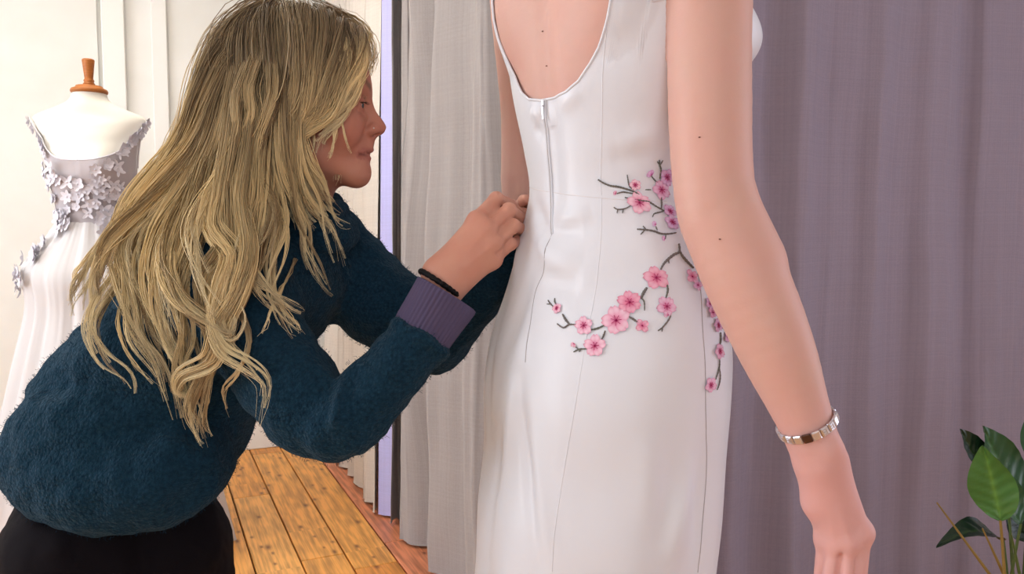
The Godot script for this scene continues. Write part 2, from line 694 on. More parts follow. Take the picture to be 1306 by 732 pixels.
# ---------------------------------------------------------------- the room
const WALL_V := 4.495
func build_room() -> void:
	var u0 := -2.6
	var u1 := 3.4
	var v0 := -2.2
	var H := 2.9
	var fl := slab("floor", Vector3(0.4, -0.06, 1.15), Vector3(6.2, 0.08, 6.9), M.floor_gap)
	tag(fl, "orange varnished pine floorboards with dark open joints", "", "", "structure")
	var r := RandomNumberGenerator.new()
	r.seed = 5
	var pw := 0.161
	var k := 0
	var u := 0.790 - pw * 21
	while u < u1:
		var v := v0 - 0.05 - r.randf() * 1.2
		while v < WALL_V:
			var ln := r.randf_range(1.3, 2.4)
			var a := maxf(v, v0)
			var b := minf(v + ln - 0.003, WALL_V)
			if b - a > 0.02 and u + pw > u0:
				var mb := MB.new()
				var lift := r.randf_range(-0.0012, 0.0012)
				mb.box(Transform3D(Basis(U, Vector3.UP, -V), room(u + pw * 0.5, -0.011 + lift, (a + b) * 0.5)), Vector3(pw - 0.006, 0.022, b - a), 0.0022)
				# wood grain runs along the board
				var s := r.randf()
				for i in mb.v.size():
					var q := mb.v[i]
					mb.uv[i] = Vector2(q.dot(V) / 1.35 + s, (q.dot(U) - u) / pw * 0.9 + 0.05)
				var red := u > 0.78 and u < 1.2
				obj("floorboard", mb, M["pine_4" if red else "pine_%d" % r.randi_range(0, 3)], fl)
			v += ln
			k += 1
		u += pw
	# walls with thickness; the window openings let the day in
	tag(slab("wall_far", Vector3(0.4, H * 0.5, WALL_V + 0.1), Vector3(6.4, H, 0.2), M.wall_paint), "off-white painted wall behind the dress form", "", "", "structure")
	wall_with_opening("wall_left", "off-white wall with a tall window", Vector3(u0 - 0.1, 0, 1.15), true, 6.9, 2.2, 2.2, 0.75, 1.8, H, 1)
	wall_with_opening("wall_back", "off-white wall behind the viewer with a wide window", Vector3(0.4, 0, v0 - 0.1), false, 6.4, -1.0, 1.9, 0.75, 1.8, H, 2)
	wall_with_opening("wall_right", "off-white wall with a window beside the curtains", Vector3(u1 + 0.1, 0, 1.15), true, 6.9, -0.3, 1.6, 0.6, 1.8, H, 3)
	tag(slab("ceiling", Vector3(0.4, H + 0.05, 1.15), Vector3(6.4, 0.1, 7.1), M.ceiling_white), "plain white ceiling", "", "", "structure")
	# skirting: a plinth with a moulded top
	var bb := slab("baseboard_far", Vector3(0.4, 0.1, WALL_V - 0.011), Vector3(6.0, 0.2, 0.022), M.white_gloss, self, 0.004)
	tag(bb, "white painted skirting board under the far wall", "", "", "structure")
	slab("moulding", Vector3(0.4, 0.215, WALL_V - 0.008), Vector3(6.0, 0.03, 0.016), M.white_gloss, bb, 0.005)
	# boards on the far wall and a flush door left of them
	var dr := slab("door_1", Vector3(-0.645, 1.33, WALL_V - 0.012), Vector3(0.88, 2.66, 0.024), M.wall_paint, self, 0.003)
	tag(dr, "plain off-white flush door leaf beside the white casing", "", "", "structure")
	tag(slab("trim_1", Vector3(-0.135, 1.39, WALL_V - 0.018), Vector3(0.105, 2.78, 0.036), M.white_gloss, self, 0.005), "flat white door casing behind the dress form", "", "", "structure")
	tag(slab("trim_2", Vector3(0.075, 1.45, WALL_V - 0.014), Vector3(0.075, 2.9, 0.028), M.white_gloss, self, 0.005), "narrow white upright board on the far wall", "", "", "structure")
	tag(slab("trim_3", Vector3(-0.64, 2.725, WALL_V - 0.017), Vector3(0.9, 0.11, 0.034), M.white_gloss, self, 0.005), "white head casing over the flush door", "", "", "structure")
	# ceiling lamp out of view, added to brighten the far wall and floor
	var lm := thing("added_ceiling_lamp", "added unseen square ceiling lamp that brightens the far wall", "lamp")
	lm.position = room(-0.4, 2.9, 2.9)
	var mb := MB.new()
	mb.box(Transform3D(Basis(U, Vector3.UP, -V), Vector3(0, -0.02, 0)), Vector3(1.0, 0.04, 1.0), 0.01)
	obj("frame", mb, M.white_gloss, lm)
	mb = MB.new()
	mb.box(Transform3D(Basis(U, Vector3.UP, -V), Vector3(0, -0.043, 0)), Vector3(0.9, 0.008, 0.9), 0.002)
	obj("diffuser", mb, M.added_lamp_glow, lm)

func wall_with_opening(called: String, label: String, c: Vector3, along_v: bool, length: float, wc: float, ww: float, sill: float, wh: float, H: float, idx: int) -> void:
	# four slabs round the opening in one mesh, then the window itself
	var mb := MB.new()
	var mid := c.z if along_v else c.x
	var a := mid - length * 0.5
	var b := mid + length * 0.5
	var parts := [[(a + wc - ww * 0.5) * 0.5, H * 0.5, wc - ww * 0.5 - a, H], [(b + wc + ww * 0.5) * 0.5, H * 0.5, b - wc - ww * 0.5, H], [wc, sill * 0.5, ww, sill], [wc, (H + sill + wh) * 0.5, ww, H - sill - wh]]
	for p in parts:
		var q := Vector3(c.x, p[1], p[0]) if along_v else Vector3(p[0], p[1], c.z)
		var s := Vector3(0.2, p[3], p[2]) if along_v else Vector3(p[2], p[3], 0.2)
		mb.box(Transform3D(Basis(U, Vector3.UP, -V), room(q.x, q.y, q.z)), s)
	tag(obj(called, mb, M.wall_paint), label, "", "", "structure")
	var w := Node3D.new()
	w.name = "window_%d" % idx
	add_child(w)
	tag(w, "white framed sash window with four panes", "", "", "structure")
	var fr := MB.new()
	for e in [[-ww * 0.5 + 0.03, wh * 0.5, 0.06, wh], [ww * 0.5 - 0.03, wh * 0.5, 0.06, wh], [0.0, 0.03, ww, 0.06], [0.0, wh - 0.03, ww, 0.06], [0.0, wh * 0.5, ww, 0.05], [0.0, wh * 0.5, 0.04, wh]]:
		var q := Vector3(c.x, sill + e[1], wc + e[0]) if along_v else Vector3(wc + e[0], sill + e[1], c.z)
		var s := Vector3(0.06, e[3], e[2]) if along_v else Vector3(e[2], e[3], 0.06)
		fr.box(Transform3D(Basis(U, Vector3.UP, -V), room(q.x, q.y, q.z)), s, 0.004)
	obj("window_frame", fr, M.white_gloss, w)
	for e in [[-0.25, 0.25], [0.25, 0.25], [-0.25, 0.75], [0.25, 0.75]]:
		var g := MB.new()
		var q := Vector3(c.x, sill + wh * e[1], wc + ww * e[0]) if along_v else Vector3(wc + ww * e[0], sill + wh * e[1], c.z)
		var s := Vector3(0.006, wh * 0.44, ww * 0.46) if along_v else Vector3(ww * 0.46, wh * 0.44, 0.006)
		g.box(Transform3D(Basis(U, Vector3.UP, -V), room(q.x, q.y, q.z)), s)
		obj("pane", g, M.glass, w)

# ---------------------------------------------------------------- curtains
func curtain(called: String, label: String, path: Array, lam: float, amp: float, top: float, hem: float, m: Material, sd: int, soft := 1.0, lean := 0.0) -> void:
	# path: (u, v) points; soft rounded folds, deeper at the hem
	var n := FastNoiseLite.new()
	n.seed = sd
	n.frequency = 1.0
	var ln := 0.0
	for i in path.size() - 1:
		ln += path[i].distance_to(path[i + 1])
	var cols := int(ln / 0.009) + 2
	var rows := 26
	var mb := MB.new()
	var f := func(i, j):
		var t: float = float(j) / (cols - 1)
		var y: float = lerpf(top, hem, float(i) / (rows - 1))
		var e := 0.004
		var c: Vector2 = spline(path, t)
		var c2: Vector2 = spline(path, minf(t + e, 1.0))
		var c1: Vector2 = spline(path, maxf(t - e, 0.0))
		var dir := (c2 - c1).normalized()
		var nn := Vector2(dir.y, -dir.x)
		var s := t * ln
		var ph := s / lam + 0.55 * n.get_noise_1d(s / lam * 0.7 + 10.0) + 0.09 * n.get_noise_2d(s * 3.0, y * 0.7)
		var w := sin(TAU * ph) + 0.28 * sin(TAU * ph * 2.0 + 1.0) + 0.5 * n.get_noise_2d(s / lam * 1.7, y * 0.5 + 30.0)
		var big := n.get_noise_2d(s * 1.3 + 70.0, y * 0.35) * 0.8
		var a := amp * (0.75 + 0.25 * float(i) / (rows - 1)) * (0.8 + 0.5 * n.get_noise_1d(s / lam * 0.5 + 90.0))
		a *= smoothstep(0.0, 0.16, minf(s, ln - s))
		var q := c + nn * (w * a + big * amp * soft) + dir * cos(TAU * ph) * amp * 0.35
		q.x += lean * (y - hem) / (top - hem)
		return room(q.x, y + 0.006 * n.get_noise_1d(s * 9.0), q.y)
	mb.grid(rows, cols, f)
	for i in mb.uv.size():
		mb.uv[i] = Vector2(mb.uv[i].x * ln * 1.25 / 0.26, mb.uv[i].y * (top - hem) / 0.31)
	var root := thing(called, label, "curtain")
	obj("fabric", mb, m, root)
	# the rail it hangs from, with a hem tape along the bottom
	var pts := PackedVector3Array()
	var rd := PackedFloat32Array()
	for j in 24:
		var c: Vector2 = spline(path, j / 23.0)
		pts.append(room(c.x + lean, top + 0.012, c.y)); rd.append(0.012)
	mb = MB.new()
	mb.tube(pts, rd, 10)
	obj("rail", mb, M.white_gloss, root)
	pts = PackedVector3Array()
	rd = PackedFloat32Array()
	for j in cols:
		pts.append(f.call(rows - 1, j) + Vector3(0, 0.0015, 0)); rd.append(0.0022)
	mb = MB.new()
	mb.tube(pts, rd, 5)
	obj("hem", mb, m, root)

func build_curtains() -> void:
	curtain("curtain", "pale cream curtain hanging against the far wall beside the face", [Vector2(0.87, 4.47), Vector2(0.87, 4.1), Vector2(0.865, 3.7), Vector2(0.843, 3.194)], 0.15, 0.03, 2.7, 0.012, M.curtain_cream, 4, 1.0, 0.05)
	curtain("curtain", "narrow lilac blue curtain edge between cream and beige drapes", [Vector2(0.843, 3.175), Vector2(0.862, 3.155), Vector2(0.881, 3.133), Vector2(0.90, 3.11)], 0.3, 0.003, 2.7, 0.012, M.curtain_lilac, 5, 1.0, 0.05)
	curtain("curtain", "grey beige curtain behind the white dress and the pinching hands", [Vector2(0.870, 3.035), Vector2(0.905, 3.03), Vector2(0.932, 3.005), Vector2(0.905, 2.90), Vector2(0.9, 2.6), Vector2(0.9, 2.2), Vector2(0.90, 1.95), Vector2(0.92, 1.76)], 0.19, 0.060, 2.7, 0.012, M.curtain_beige, 6, 1.0, 0.03)
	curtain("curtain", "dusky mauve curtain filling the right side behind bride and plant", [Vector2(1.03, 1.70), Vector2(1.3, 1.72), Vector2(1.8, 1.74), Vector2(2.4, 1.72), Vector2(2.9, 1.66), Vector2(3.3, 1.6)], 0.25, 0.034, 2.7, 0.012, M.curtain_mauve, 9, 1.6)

# ---------------------------------------------------------------- dress form and its lace gown
var form_at: Vector3
const FORM_ROWS := [[0.90, .165, .125], [1.0, .165, .125], [1.08, .155, .12], [1.16, .135, .108], [1.25, .113, .09], [1.32, .122, .098], [1.40, .143, .12], [1.47, .148, .118], [1.53, .158, .10], [1.58, .183, .082], [1.612, .197, .064], [1.632, .160, .062], [1.650, .110, .062], [1.664, .080, .060], [1.682, .062, .056], [1.70, .057, .054]]

func form_row(h: float) -> Vector2:
	var n := FORM_ROWS.size()
	for i in n - 1:
		if h <= FORM_ROWS[i + 1][0] or i == n - 2:
			var t := clampf((h - FORM_ROWS[i][0]) / (FORM_ROWS[i + 1][0] - FORM_ROWS[i][0]), 0, 1)
			t = t * t * (3 - 2 * t) * 0.5 + t * 0.5
			return Vector2(lerpf(FORM_ROWS[i][1], FORM_ROWS[i + 1][1], t), lerpf(FORM_ROWS[i][2], FORM_ROWS[i + 1][2], t))
	return Vector2(.05, .05)

func form_pt(phi: float, h: float, off: float) -> Vector3:
	# phi 0 faces the viewer, grows to the viewer's right
	var r := form_row(h)
	var fb := pow(maxf(cos(phi), 0.0), 3.0)
	var bust := 0.0
	for s in [-1.0, 1.0]:
		bust += 0.035 * exp(-pow((phi - s * 0.55) / 0.36, 2) - pow((h - 1.44) / 0.055, 2))
	var q := Vector3(sin(phi) * (r.x + off), 0, cos(phi) * (r.y + off + bust) + fb * 0.0)
	return Vector3(form_at.x, h, form_at.z) + q.rotated(Vector3.UP, 0.16)

func build_mannequin() -> void:
	form_at = P(117, 200, 2.86)
	form_at.y = 0
	var t := thing("dress_form", "cream linen dress form with a turned wooden neck finial", "dress form")
	t.position = form_at
	var o := Vector3.ZERO
	var mb := MB.new()
	mb.grid(70, 64, func(i, j): return form_pt(TAU * j / 64.0, lerpf(0.90, 1.70, i / 69.0), 0.0) - form_at, true)
	var c := mb.vert(Vector3(0, 0.90, 0), Vector3.DOWN)
	for j in 64:
		mb.ix.append_array([c, j, (j + 1) % 64])
	obj("torso", mb, M.linen_form, t)
	mb = MB.new()
	mb.lathe(Vector3(0, 1.70, 0), [[0.0, 0.0], [0.056, 0.0], [0.061, 0.004], [0.062, 0.010], [0.059, 0.016], [0.052, 0.019], [0.046, 0.021], [0.044, 0.027], [0.03, 0.030], [0.0, 0.031]], 40)
	obj("neck_cap", mb, M.turned_wood, t)
	mb = MB.new()
	mb.lathe(Vector3(0, 1.730, 0), [[0.0, 0.0], [0.019, 0.0], [0.020, 0.006], [0.016, 0.010], [0.017, 0.014], [0.018, 0.018], [0.0145, 0.023], [0.0145, 0.028], [0.017, 0.05], [0.0195, 0.075], [0.021, 0.088], [0.020, 0.0925], [0.016, 0.0945], [0.0, 0.095]], 28)
	obj("finial", mb, M.turned_wood, t)
	mb = MB.new()
	mb.lathe(o, [[0.0, 0.0], [0.17, 0.0], [0.172, 0.012], [0.15, 0.022], [0.05, 0.03], [0.024, 0.045], [0.02, 0.08], [0.02, 0.92]], 32)
	obj("stand", mb, M.turned_wood, t)

func gown_top(phi: float) -> float:
	var a := absf(wrapf(phi, -PI, PI))
	if a < 0.95:
		return 1.452 + 0.05 * pow(a / 0.95, 3.0)
	if a < 1.45:
		return lerpf(1.502, 1.612, pow((a - 0.95) / 0.5, 1.0))
	if a < 1.75:
		return lerpf(1.612, 1.46, (a - 1.45) / 0.3)
	return 1.44

func build_gown() -> void:
	var t := thing("wedding_gown", "sheer lace wedding gown with white flower appliques on the dress form", "gown")
	t.position = form_at
	var mb := MB.new()
	mb.grid(34, 96, func(i, j):
		var phi = TAU * j / 96.0
		return form_pt(phi, lerpf(gown_top(phi), 1.22, i / 33.0), 0.006) - form_at, true)
	obj("bodice", mb, M.tulle_bodice, t)
	# scalloped edge cord round the neckline
	var pts := PackedVector3Array()
	var rd := PackedFloat32Array()
	for j in 193:
		var phi := TAU * j / 192.0
		pts.append(form_pt(phi, gown_top(phi), 0.007) - form_at); rd.append(0.0028)
	mb = MB.new()
	mb.tube(pts, rd, 6, Color.WHITE, false)
	obj("neck_edging", mb, M.lace_white, t)
	# skirt in soft gathers, wider towards the floor
	mb = MB.new()
	var nn := FastNoiseLite.new()
	nn.frequency = 1.0
	nn.seed = 12
	mb.grid(50, 220, func(i, j):
		var s: float = i / 49.0
		var h := lerpf(1.235, 0.012, s)
		var phi = TAU * j / 220.0
		var r: float = lerpf(0.119, 0.44, pow(s, 0.80)) + 0.055 * exp(-pow((h - 1.07) / 0.09, 2))
		var rz: float = lerpf(0.098, 0.40, pow(s, 0.88)) + 0.04 * exp(-pow((h - 1.05) / 0.1, 2))
		var fold := (0.006 + 0.026 * s) * (sin(phi * 17.0 + 2.0 * nn.get_noise_1d(phi * 2.0)) * 0.6 + nn.get_noise_2d(cos(phi) * 4.0, sin(phi) * 4.0 + s * 0.5))
		var q := Vector3(sin(phi) * (r + fold), 0, cos(phi) * (rz + fold)).rotated(Vector3.UP, 0.16)
		return Vector3(q.x, h, q.z), true)
	obj("skirt", mb, M.tulle_skirt, t)
	# lace flowers, one mesh in three variants
	var kinds := []
	for k in 3:
		kinds.append(lace_flower(k).mesh())
	var r := RandomNumberGenerator.new()
	r.seed = 31
	var spots := []
	for k in 15:      # straps
		var a := lerpf(0.92, 1.42, k / 14.0)
		for s in [-1.0, 1.0]:
			spots.append([s * (a + r.randf_range(-0.04, 0.03)), gown_top(a) - 0.004 - r.randf() * 0.02, r.randf_range(0.016, 0.024)])
	for k in 66:      # front of the bodice, denser at the sides
		var a := r.randf_range(-1.25, 1.25)
		var h := r.randf_range(1.24, 1.445)
		if absf(a) < 0.35 and h > 1.39:
			h -= 0.08
		spots.append([a, h, r.randf_range(0.017, 0.027)])
	for s in spots:
		var p := form_pt(s[0], s[1], 0.010)
		var nrm := (form_pt(s[0], s[1], 0.05) - form_pt(s[0], s[1], 0.0)).normalized()
		place_lace(kinds[r.randi() % 3], p - form_at, nrm, s[2], r.randf() * TAU, t)
	for k in 64:      # falling over the hips in two trails
		var side := -1.0 if k % 2 == 0 else 1.0
		var h := 1.26 - pow(r.randf(), 1.5) * 0.30
		var s := (1.235 - minf(h, 1.235)) / 1.223
		var phi := side * (0.55 + (1.26 - h) * 2.6 + r.randf_range(-0.28, 0.2))
		var rr: float = lerpf(0.119, 0.44, pow(s, 0.80)) + 0.055 * exp(-pow((h - 1.07) / 0.09, 2)) + 0.014
		var rz: float = lerpf(0.098, 0.40, pow(s, 0.88)) + 0.04 * exp(-pow((h - 1.05) / 0.1, 2)) + 0.014
		var q := Vector3(sin(phi) * rr, 0, cos(phi) * rz).rotated(Vector3.UP, 0.16)
		place_lace(kinds[r.randi() % 3], Vector3(q.x, h, q.z), Vector3(q.x, 0.02, q.z).normalized(), r.randf_range(0.02, 0.032), r.randf() * TAU, t)

func place_lace(m: ArrayMesh, p: Vector3, nrm: Vector3, size: float, roll: float, parent: Node) -> void:
	var x := Vector3.UP.cross(nrm).normalized()
	var b := Basis(x, nrm.cross(x), nrm).rotated(nrm, roll).scaled(Vector3.ONE * size)
	var o := obj("lace_flower", m, M.lace_white, parent)
	o.transform = Transform3D(Basis(x, nrm.cross(x), nrm).rotated(nrm, roll) * Basis.from_scale(Vector3.ONE * size), p)

func lace_flower(k: int) -> MB:
	# unit flower in the xy plane: petals that cup towards +z
	var mb := MB.new()
	var n: int = [5, 6, 4][k]
	for e in n:
		var a := TAU * e / n + 0.2 * k
		var w: float = [0.42, 0.32, 0.30][k]
		var ln: float = [0.95, 1.0, 1.15][k]
		mb.grid(5, 5, func(i, j):
			var s: float = i / 4.0
			var x: float = (j / 4.0 - 0.5) * 2.0 * w * pow(sin(PI * (0.12 + 0.8 * s)), 0.8)
			var q := Vector3(x, s * ln, 0.05 + 0.35 * s * s + 0.5 * x * x - 0.1 * s)
			return q.rotated(Vector3.BACK, a))
	mb.grid(4, 8, func(i, j): return Vector3(cos(TAU * j / 8.0) * 0.16 * cos(i * PI / 6.0), sin(TAU * j / 8.0) * 0.16 * cos(i * PI / 6.0), 0.08 + 0.14 * sin(i * PI / 6.0)), true)
	return mb

# ---------------------------------------------------------------- potted plant
func leaf(base: Vector3, tip: Vector3, wide: float, face: Vector3, cup: float, droop: float, col: Color, sd: int) -> MB:
	var mb := MB.new()
	mb.colored = true
	var ax := tip - base
	var x := ax.cross(face).normalized()
	var z := x.cross(ax).normalized()
	var rows := 26
	var cols := 15
	mb.grid(rows, cols, func(i, j):
		var s: float = i / float(rows - 1)
		var e: float = (j / float(cols - 1) - 0.5) * 2.0
		var w := wide * 0.5 * pow(sin(PI * pow(s * 0.985 + 0.008, 0.78)), 0.85)
		var vein := 0.0016 * sin((s - absf(e) * 0.16) * 46.0) * (1.0 - absf(e) * 0.6)
		var rib := -0.003 * exp(-e * e * 60.0)
		return base + ax * s + x * (e * w) + z * (cup * (e * e) * w + droop * (-sin(PI * s)) + vein + rib + 0.004 * sin(s * 9.0 + sd) * e))
	for i in rows:
		for j in cols:
			var e: float = (j / float(cols - 1) - 0.5) * 2.0
			var s: float = i / float(rows - 1)
			var c := col
			var vn := 0.5 + 0.5 * sin((s - absf(e) * 0.16) * 46.0)
			c = c.lerp(col * 1.35, 0.25 * vn)
			c = c.lerp(Color(col.r * 2.2 + 0.02, col.g * 1.7 + 0.03, col.b * 1.5), exp(-e * e * 90.0) * 0.7)
			mb.c[i * cols + j] = c
	return mb

func build_plant() -> void:
	var d := 1.62
	var t := thing("potted_plant", "leafy green peace lily in a pale pot before the mauve curtain", "plant")
	var c := P(1292, 740, d)
	c.y = 0
	t.position = c
	var mb := MB.new()
	mb.lathe(Vector3.ZERO, [[0.0, 0.0], [0.085, 0.0], [0.09, 0.006], [0.105, 0.12], [0.118, 0.25], [0.125, 0.262], [0.125, 0.278], [0.119, 0.282], [0.114, 0.276], [0.112, 0.25], [0.0, 0.25]], 40)
	obj("pot", mb, M.pot_glaze, t)
	mb = MB.new()
	mb.lathe(Vector3.ZERO, [[0.113, 0.245], [0.08, 0.258], [0.0, 0.262]], 32)
	obj("soil", mb, M.soil, t)
	var root := c + Vector3(0, 0.25, 0)
	var bright := lin(74, 122, 56)
	var mid := lin(42, 84, 46)
	var dark := lin(24, 48, 30)
	var face := (EYE - c).normalized()
	var LV := [
		# base, tip, width, facing turn, cup, droop, colour, stalk material
		[P(1276, 664, d - .05), P(1253, 568, d - .06), .088, Vector3(-.35, .1, 0), .18, .006, bright, "stalk"],
		[P(1284, 622, d + .03), P(1225, 547, d + .02), .078, Vector3(.1, .9, -.2), .25, .01, dark, "stalk_green"],
		[P(1312, 640, d + .04), P(1254, 543, d + .03), .110, Vector3(.25, .5, 0), .2, .012, mid, "stalk_green"],
		[P(1302, 668, d - .01), P(1268, 590, d + .0), .080, Vector3(.75, .0, 0), .25, .005, mid, "stalk_green"],
		[P(1280, 690, d + .06), P(1194, 698, d + .02), .060, Vector3(0, 1.6, 0), .3, -.035, dark, "stalk_green"],
		[P(1322, 690, d + .02), P(1282, 636, d + .05), .085, Vector3(.2, .8, 0), .2, .01, dark, "stalk_green"],
		[P(1330, 600, d + .02), P(1345, 500, d + .06), .10, Vector3(.3, .2, 0), .2, .01, mid, "stalk_green"],
		[P(1345, 660, d - .06), P(1395, 590, d - .10), .09, Vector3(.3, .4, 0), .2, .01, bright, "stalk_green"],
		[P(1335, 715, d - .10), P(1400, 700, d - .16), .08, Vector3(0, 1.2, 0), .2, -.02, mid, "stalk_green"],
	]
	var k := 0
	for e in LV:
		var tilt: Vector3 = e[3]
		var f := (face + cam_rt * tilt.x + Vector3.UP * tilt.y + cam_fw * tilt.z).normalized()
		var lf := obj("leaf", leaf(e[0] - c, e[1] - c, e[2], f, e[4], e[5], e[6], k), M.leaf, t)
		var pts := PackedVector3Array()
		var rd := PackedFloat32Array()
		var r0 := root - c + Vector3(rng.randf_range(-.02, .02), 0, rng.randf_range(-.02, .02))
		var b: Vector3 = e[0] - c
		for i in 9:
			var s := i / 8.0
			pts.append(r0.lerp(b, s) + Vector3(0, sin(PI * s) * 0.03, 0)); rd.append(lerpf(0.0042, 0.0026, s))
		mb = MB.new()
		mb.tube(pts, rd, 7)
		obj("stalk", mb, M[e[7]], t)
		k += 1
	# bare stalks of spent flowers
	for e in [[P(1195, 641, d - .02), P(1262, 732, d), "stalk"], [P(1253, 674, d - .04), P(1280, 732, d - .01), "stalk"], [P(1290, 682, d - .07), P(1301, 735, d - .04), "stalk_green"]]:
		mb = MB.new()
		var a: Vector3 = e[0] - c
		var b: Vector3 = e[1] - c
		var pts := PackedVector3Array()
		var rd := PackedFloat32Array()
		for i in 10:
			var s := i / 9.0
			var q := a.lerp(b, s * 0.999)
			pts.append(q); rd.append(lerpf(0.0014, 0.0034, s))
		pts.append((root - c).lerp(b, 0.4)); rd.append(0.0036)
		pts.append(root - c); rd.append(0.004)
		mb.tube(pts, rd, 7)
		obj("flower_stalk", mb, M[e[2]], t)

# ---------------------------------------------------------------- the bride
const BT := 50.0                       # she faces this many degrees away to the right
const BAX := Vector3(0.14, 0, -1.05)   # the axis her torso stands on
var bR: Vector3
var bF: Vector3
# height, half width, depth to the front, depth to the back, forward shift
const BROWS := [[0.0, .26, .24, .34, -.07], [0.3, .215, .185, .25, -.05], [0.55, .18, .145, .175, -.04], [.74, .166, .125, .155, -.035], [.84, .170, .135, .155, -.03], [.92, .172, .122, .150, -.02], [1.0, .177, .113, .148, -.014], [1.06, .175, .113, .140, -.012], [1.13, .156, .112, .122, -.010], [1.20, .132, .100, .104, -.014], [1.255, .112, .094, .093, -.02], [1.31, .121, .104, .097, -.022], [1.377, .135, .122, .107, -.025], [1.44, .150, .135, .110, -.025], [1.50, .160, .125, .108, -.028], [1.56, .160, .10, .102, -.028], [1.60, .145, .075, .09, -.03], [1.64, .10, .055, .075, -.03], [1.68, .05, .05, .055, -.02]]
var brows_fine: Array = []
var dress_ridges: Array = []
var tops: Array = []

func brow_at(h: float) -> Array:
	if brows_fine.is_empty():
		var n := BROWS.size()
		for k in 340:
			var hh := k * 0.005
			var i := 0
			while i < n - 2 and hh > BROWS[i + 1][0]:
				i += 1
			var t := clampf((hh - BROWS[i][0]) / (BROWS[i + 1][0] - BROWS[i][0]), 0, 1)
			var row := []
			for q in range(1, 5):
				# Hermite with slopes from the neighbours, uneven spacing
				var h0: float = BROWS[i][0]
				var h1: float = BROWS[i + 1][0]
				var a: float = BROWS[i][q]
				var b: float = BROWS[i + 1][q]
				var m := (b - a) / (h1 - h0)
				var ml = m if i == 0 else ((a - BROWS[i - 1][q]) / (h0 - BROWS[i - 1][0]) + m) * 0.5
				var mr = m if i + 2 >= n else ((BROWS[i + 2][q] - b) / (BROWS[i + 2][0] - h1) + m) * 0.5
				var w := h1 - h0
				row.append((2*t*t*t - 3*t*t + 1) * a + (t*t*t - 2*t*t + t) * w * ml + (-2*t*t*t + 3*t*t) * b + (t*t*t - t*t) * w * mr)
			brows_fine.append(row)
	var f := clampf(h / 0.005, 0, 338.99)
	var i := int(f)
	f -= i
	var A: Array = brows_fine[i]
	var B: Array = brows_fine[i + 1]
	return [lerpf(A[0], B[0], f), lerpf(A[1], B[1], f), lerpf(A[2], B[2], f), lerpf(A[3], B[3], f)]

func torso_field(p: Vector3) -> float:
	var r := brow_at(p.y)
	var q := p - BAX
	var x := q.dot(bR)
	var f: float = q.dot(bF) - r[3]
	var b: float = r[1] if f > 0.0 else r[2]
	var k := sqrt(x * x / (r[0] * r[0]) + f * f / (b * b))
	var l := sqrt(x * x + f * f)
	var d: float = l * (1.0 - 1.0 / maxf(k, 1e-3)) if k > 0.02 else -minf(r[0], b)
	return maxf(d, 0.6 - p.y) * 0.92 + 0.004 + 0.010 * smoothstep(1.36, 1.27, p.y)

func dress_pt(phi: float, h: float, off := 0.0) -> Vector3:
	# phi 0 is the centre of the back, 90 degrees her right side
	var r := brow_at(h)
	var s := sin(phi)
	var c := cos(phi)
	var a: float = r[0]
	var b: float = r[2] if c > 0.0 else r[1]
	var bust := 0.0
	for e in [-2.35, 2.35]:
		var w := wrapf(phi - e, -PI, PI)
		bust += 0.052 * exp(-w * w / 0.30 - pow((h - 1.437) / 0.062, 2))
	for e in [-0.5, 0.5]:
		var w := wrapf(phi - e, -PI, PI)
		bust += 0.008 * exp(-w * w / 0.22 - pow((h - 1.0) / 0.09, 2))
	bust -= 0.006 * exp(-pow(wrapf(phi, -PI, PI) / 0.14, 2)) * smoothstep(1.18, 1.26, h) * smoothstep(1.5, 1.35, h)
	var w2 := smoothstep(1.0, 0.3, h)
	var fold := w2 * (0.012 * sin(phi * 7.0 + 0.8) + 0.02 * w2 * sin(phi * 11.0 + 2.0))
	var q: Vector3 = BAX + bR * (s * (a + off + bust + fold)) + bF * (r[3] - c * (b + off + bust + fold))
	q.y = h
	if dress_ridges.size() and h > 0.5:
		var m := 0.0
		for e in dress_ridges:
			var f: Vector3 = e[0]
			var ab: Vector3 = e[1] - f
			var v := q - f
			var t := clampf(v.dot(ab) / ab.length_squared(), 0.0, 1.0)
			var z = (v - ab * t).length_squared() / (e[2] * e[2])
			if z < 7.0:
				m += e[3] * exp(-z) * sin(PI * clampf(t, 0.08, 0.92)) 
		q += (bR * s - bF * c) * m
	if trunk != null and h > 1.33:
		var d := trunk.at(q)
		if d < 0.0028:
			q += (bR * s - bF * c) * (0.0028 - d)
	return q

var dress_seeds: Array = []
func dress_solve(x: float, y: float) -> Vector2:
	# the (phi, h) of the near point of the dress that the pixel (x, y) shows
	if dress_seeds.is_empty():
		for i in 61:
			for j in 60:
				var phi := -1.2 + 4.2 * j / 59.0
				var h := 0.65 + 0.95 * i / 60.0
				var p := dress_pt(phi, h)
				var nn := (bR * sin(phi) - bF * cos(phi))
				if nn.dot(EYE - p) > 0.0:
					var q := px(p)
					dress_seeds.append([q.x, q.y, phi, h])
	var best := 1e9
	var g := Vector2.ZERO
	for s in dress_seeds:
		var e: float = (s[0] - x) * (s[0] - x) + (s[1] - y) * (s[1] - y)
		if e < best:
			best = e
			g = Vector2(s[2], s[3])
	for k in 6:
		var q := px(dress_pt(g.x, g.y))
		var a := px(dress_pt(g.x + 0.004, g.y)) - q
		var b := px(dress_pt(g.x, g.y + 0.002)) - q
		a /= 0.004; b /= 0.002
		var det := a.x * b.y - a.y * b.x
		if absf(det) < 1.0:
			break
		var ex := x - q.x
		var ey := y - q.y
		g += Vector2(clampf((ex * b.y - ey * b.x) / det, -0.06, 0.06), clampf((a.x * ey - a.y * ex) / det, -0.03, 0.03))
	return g

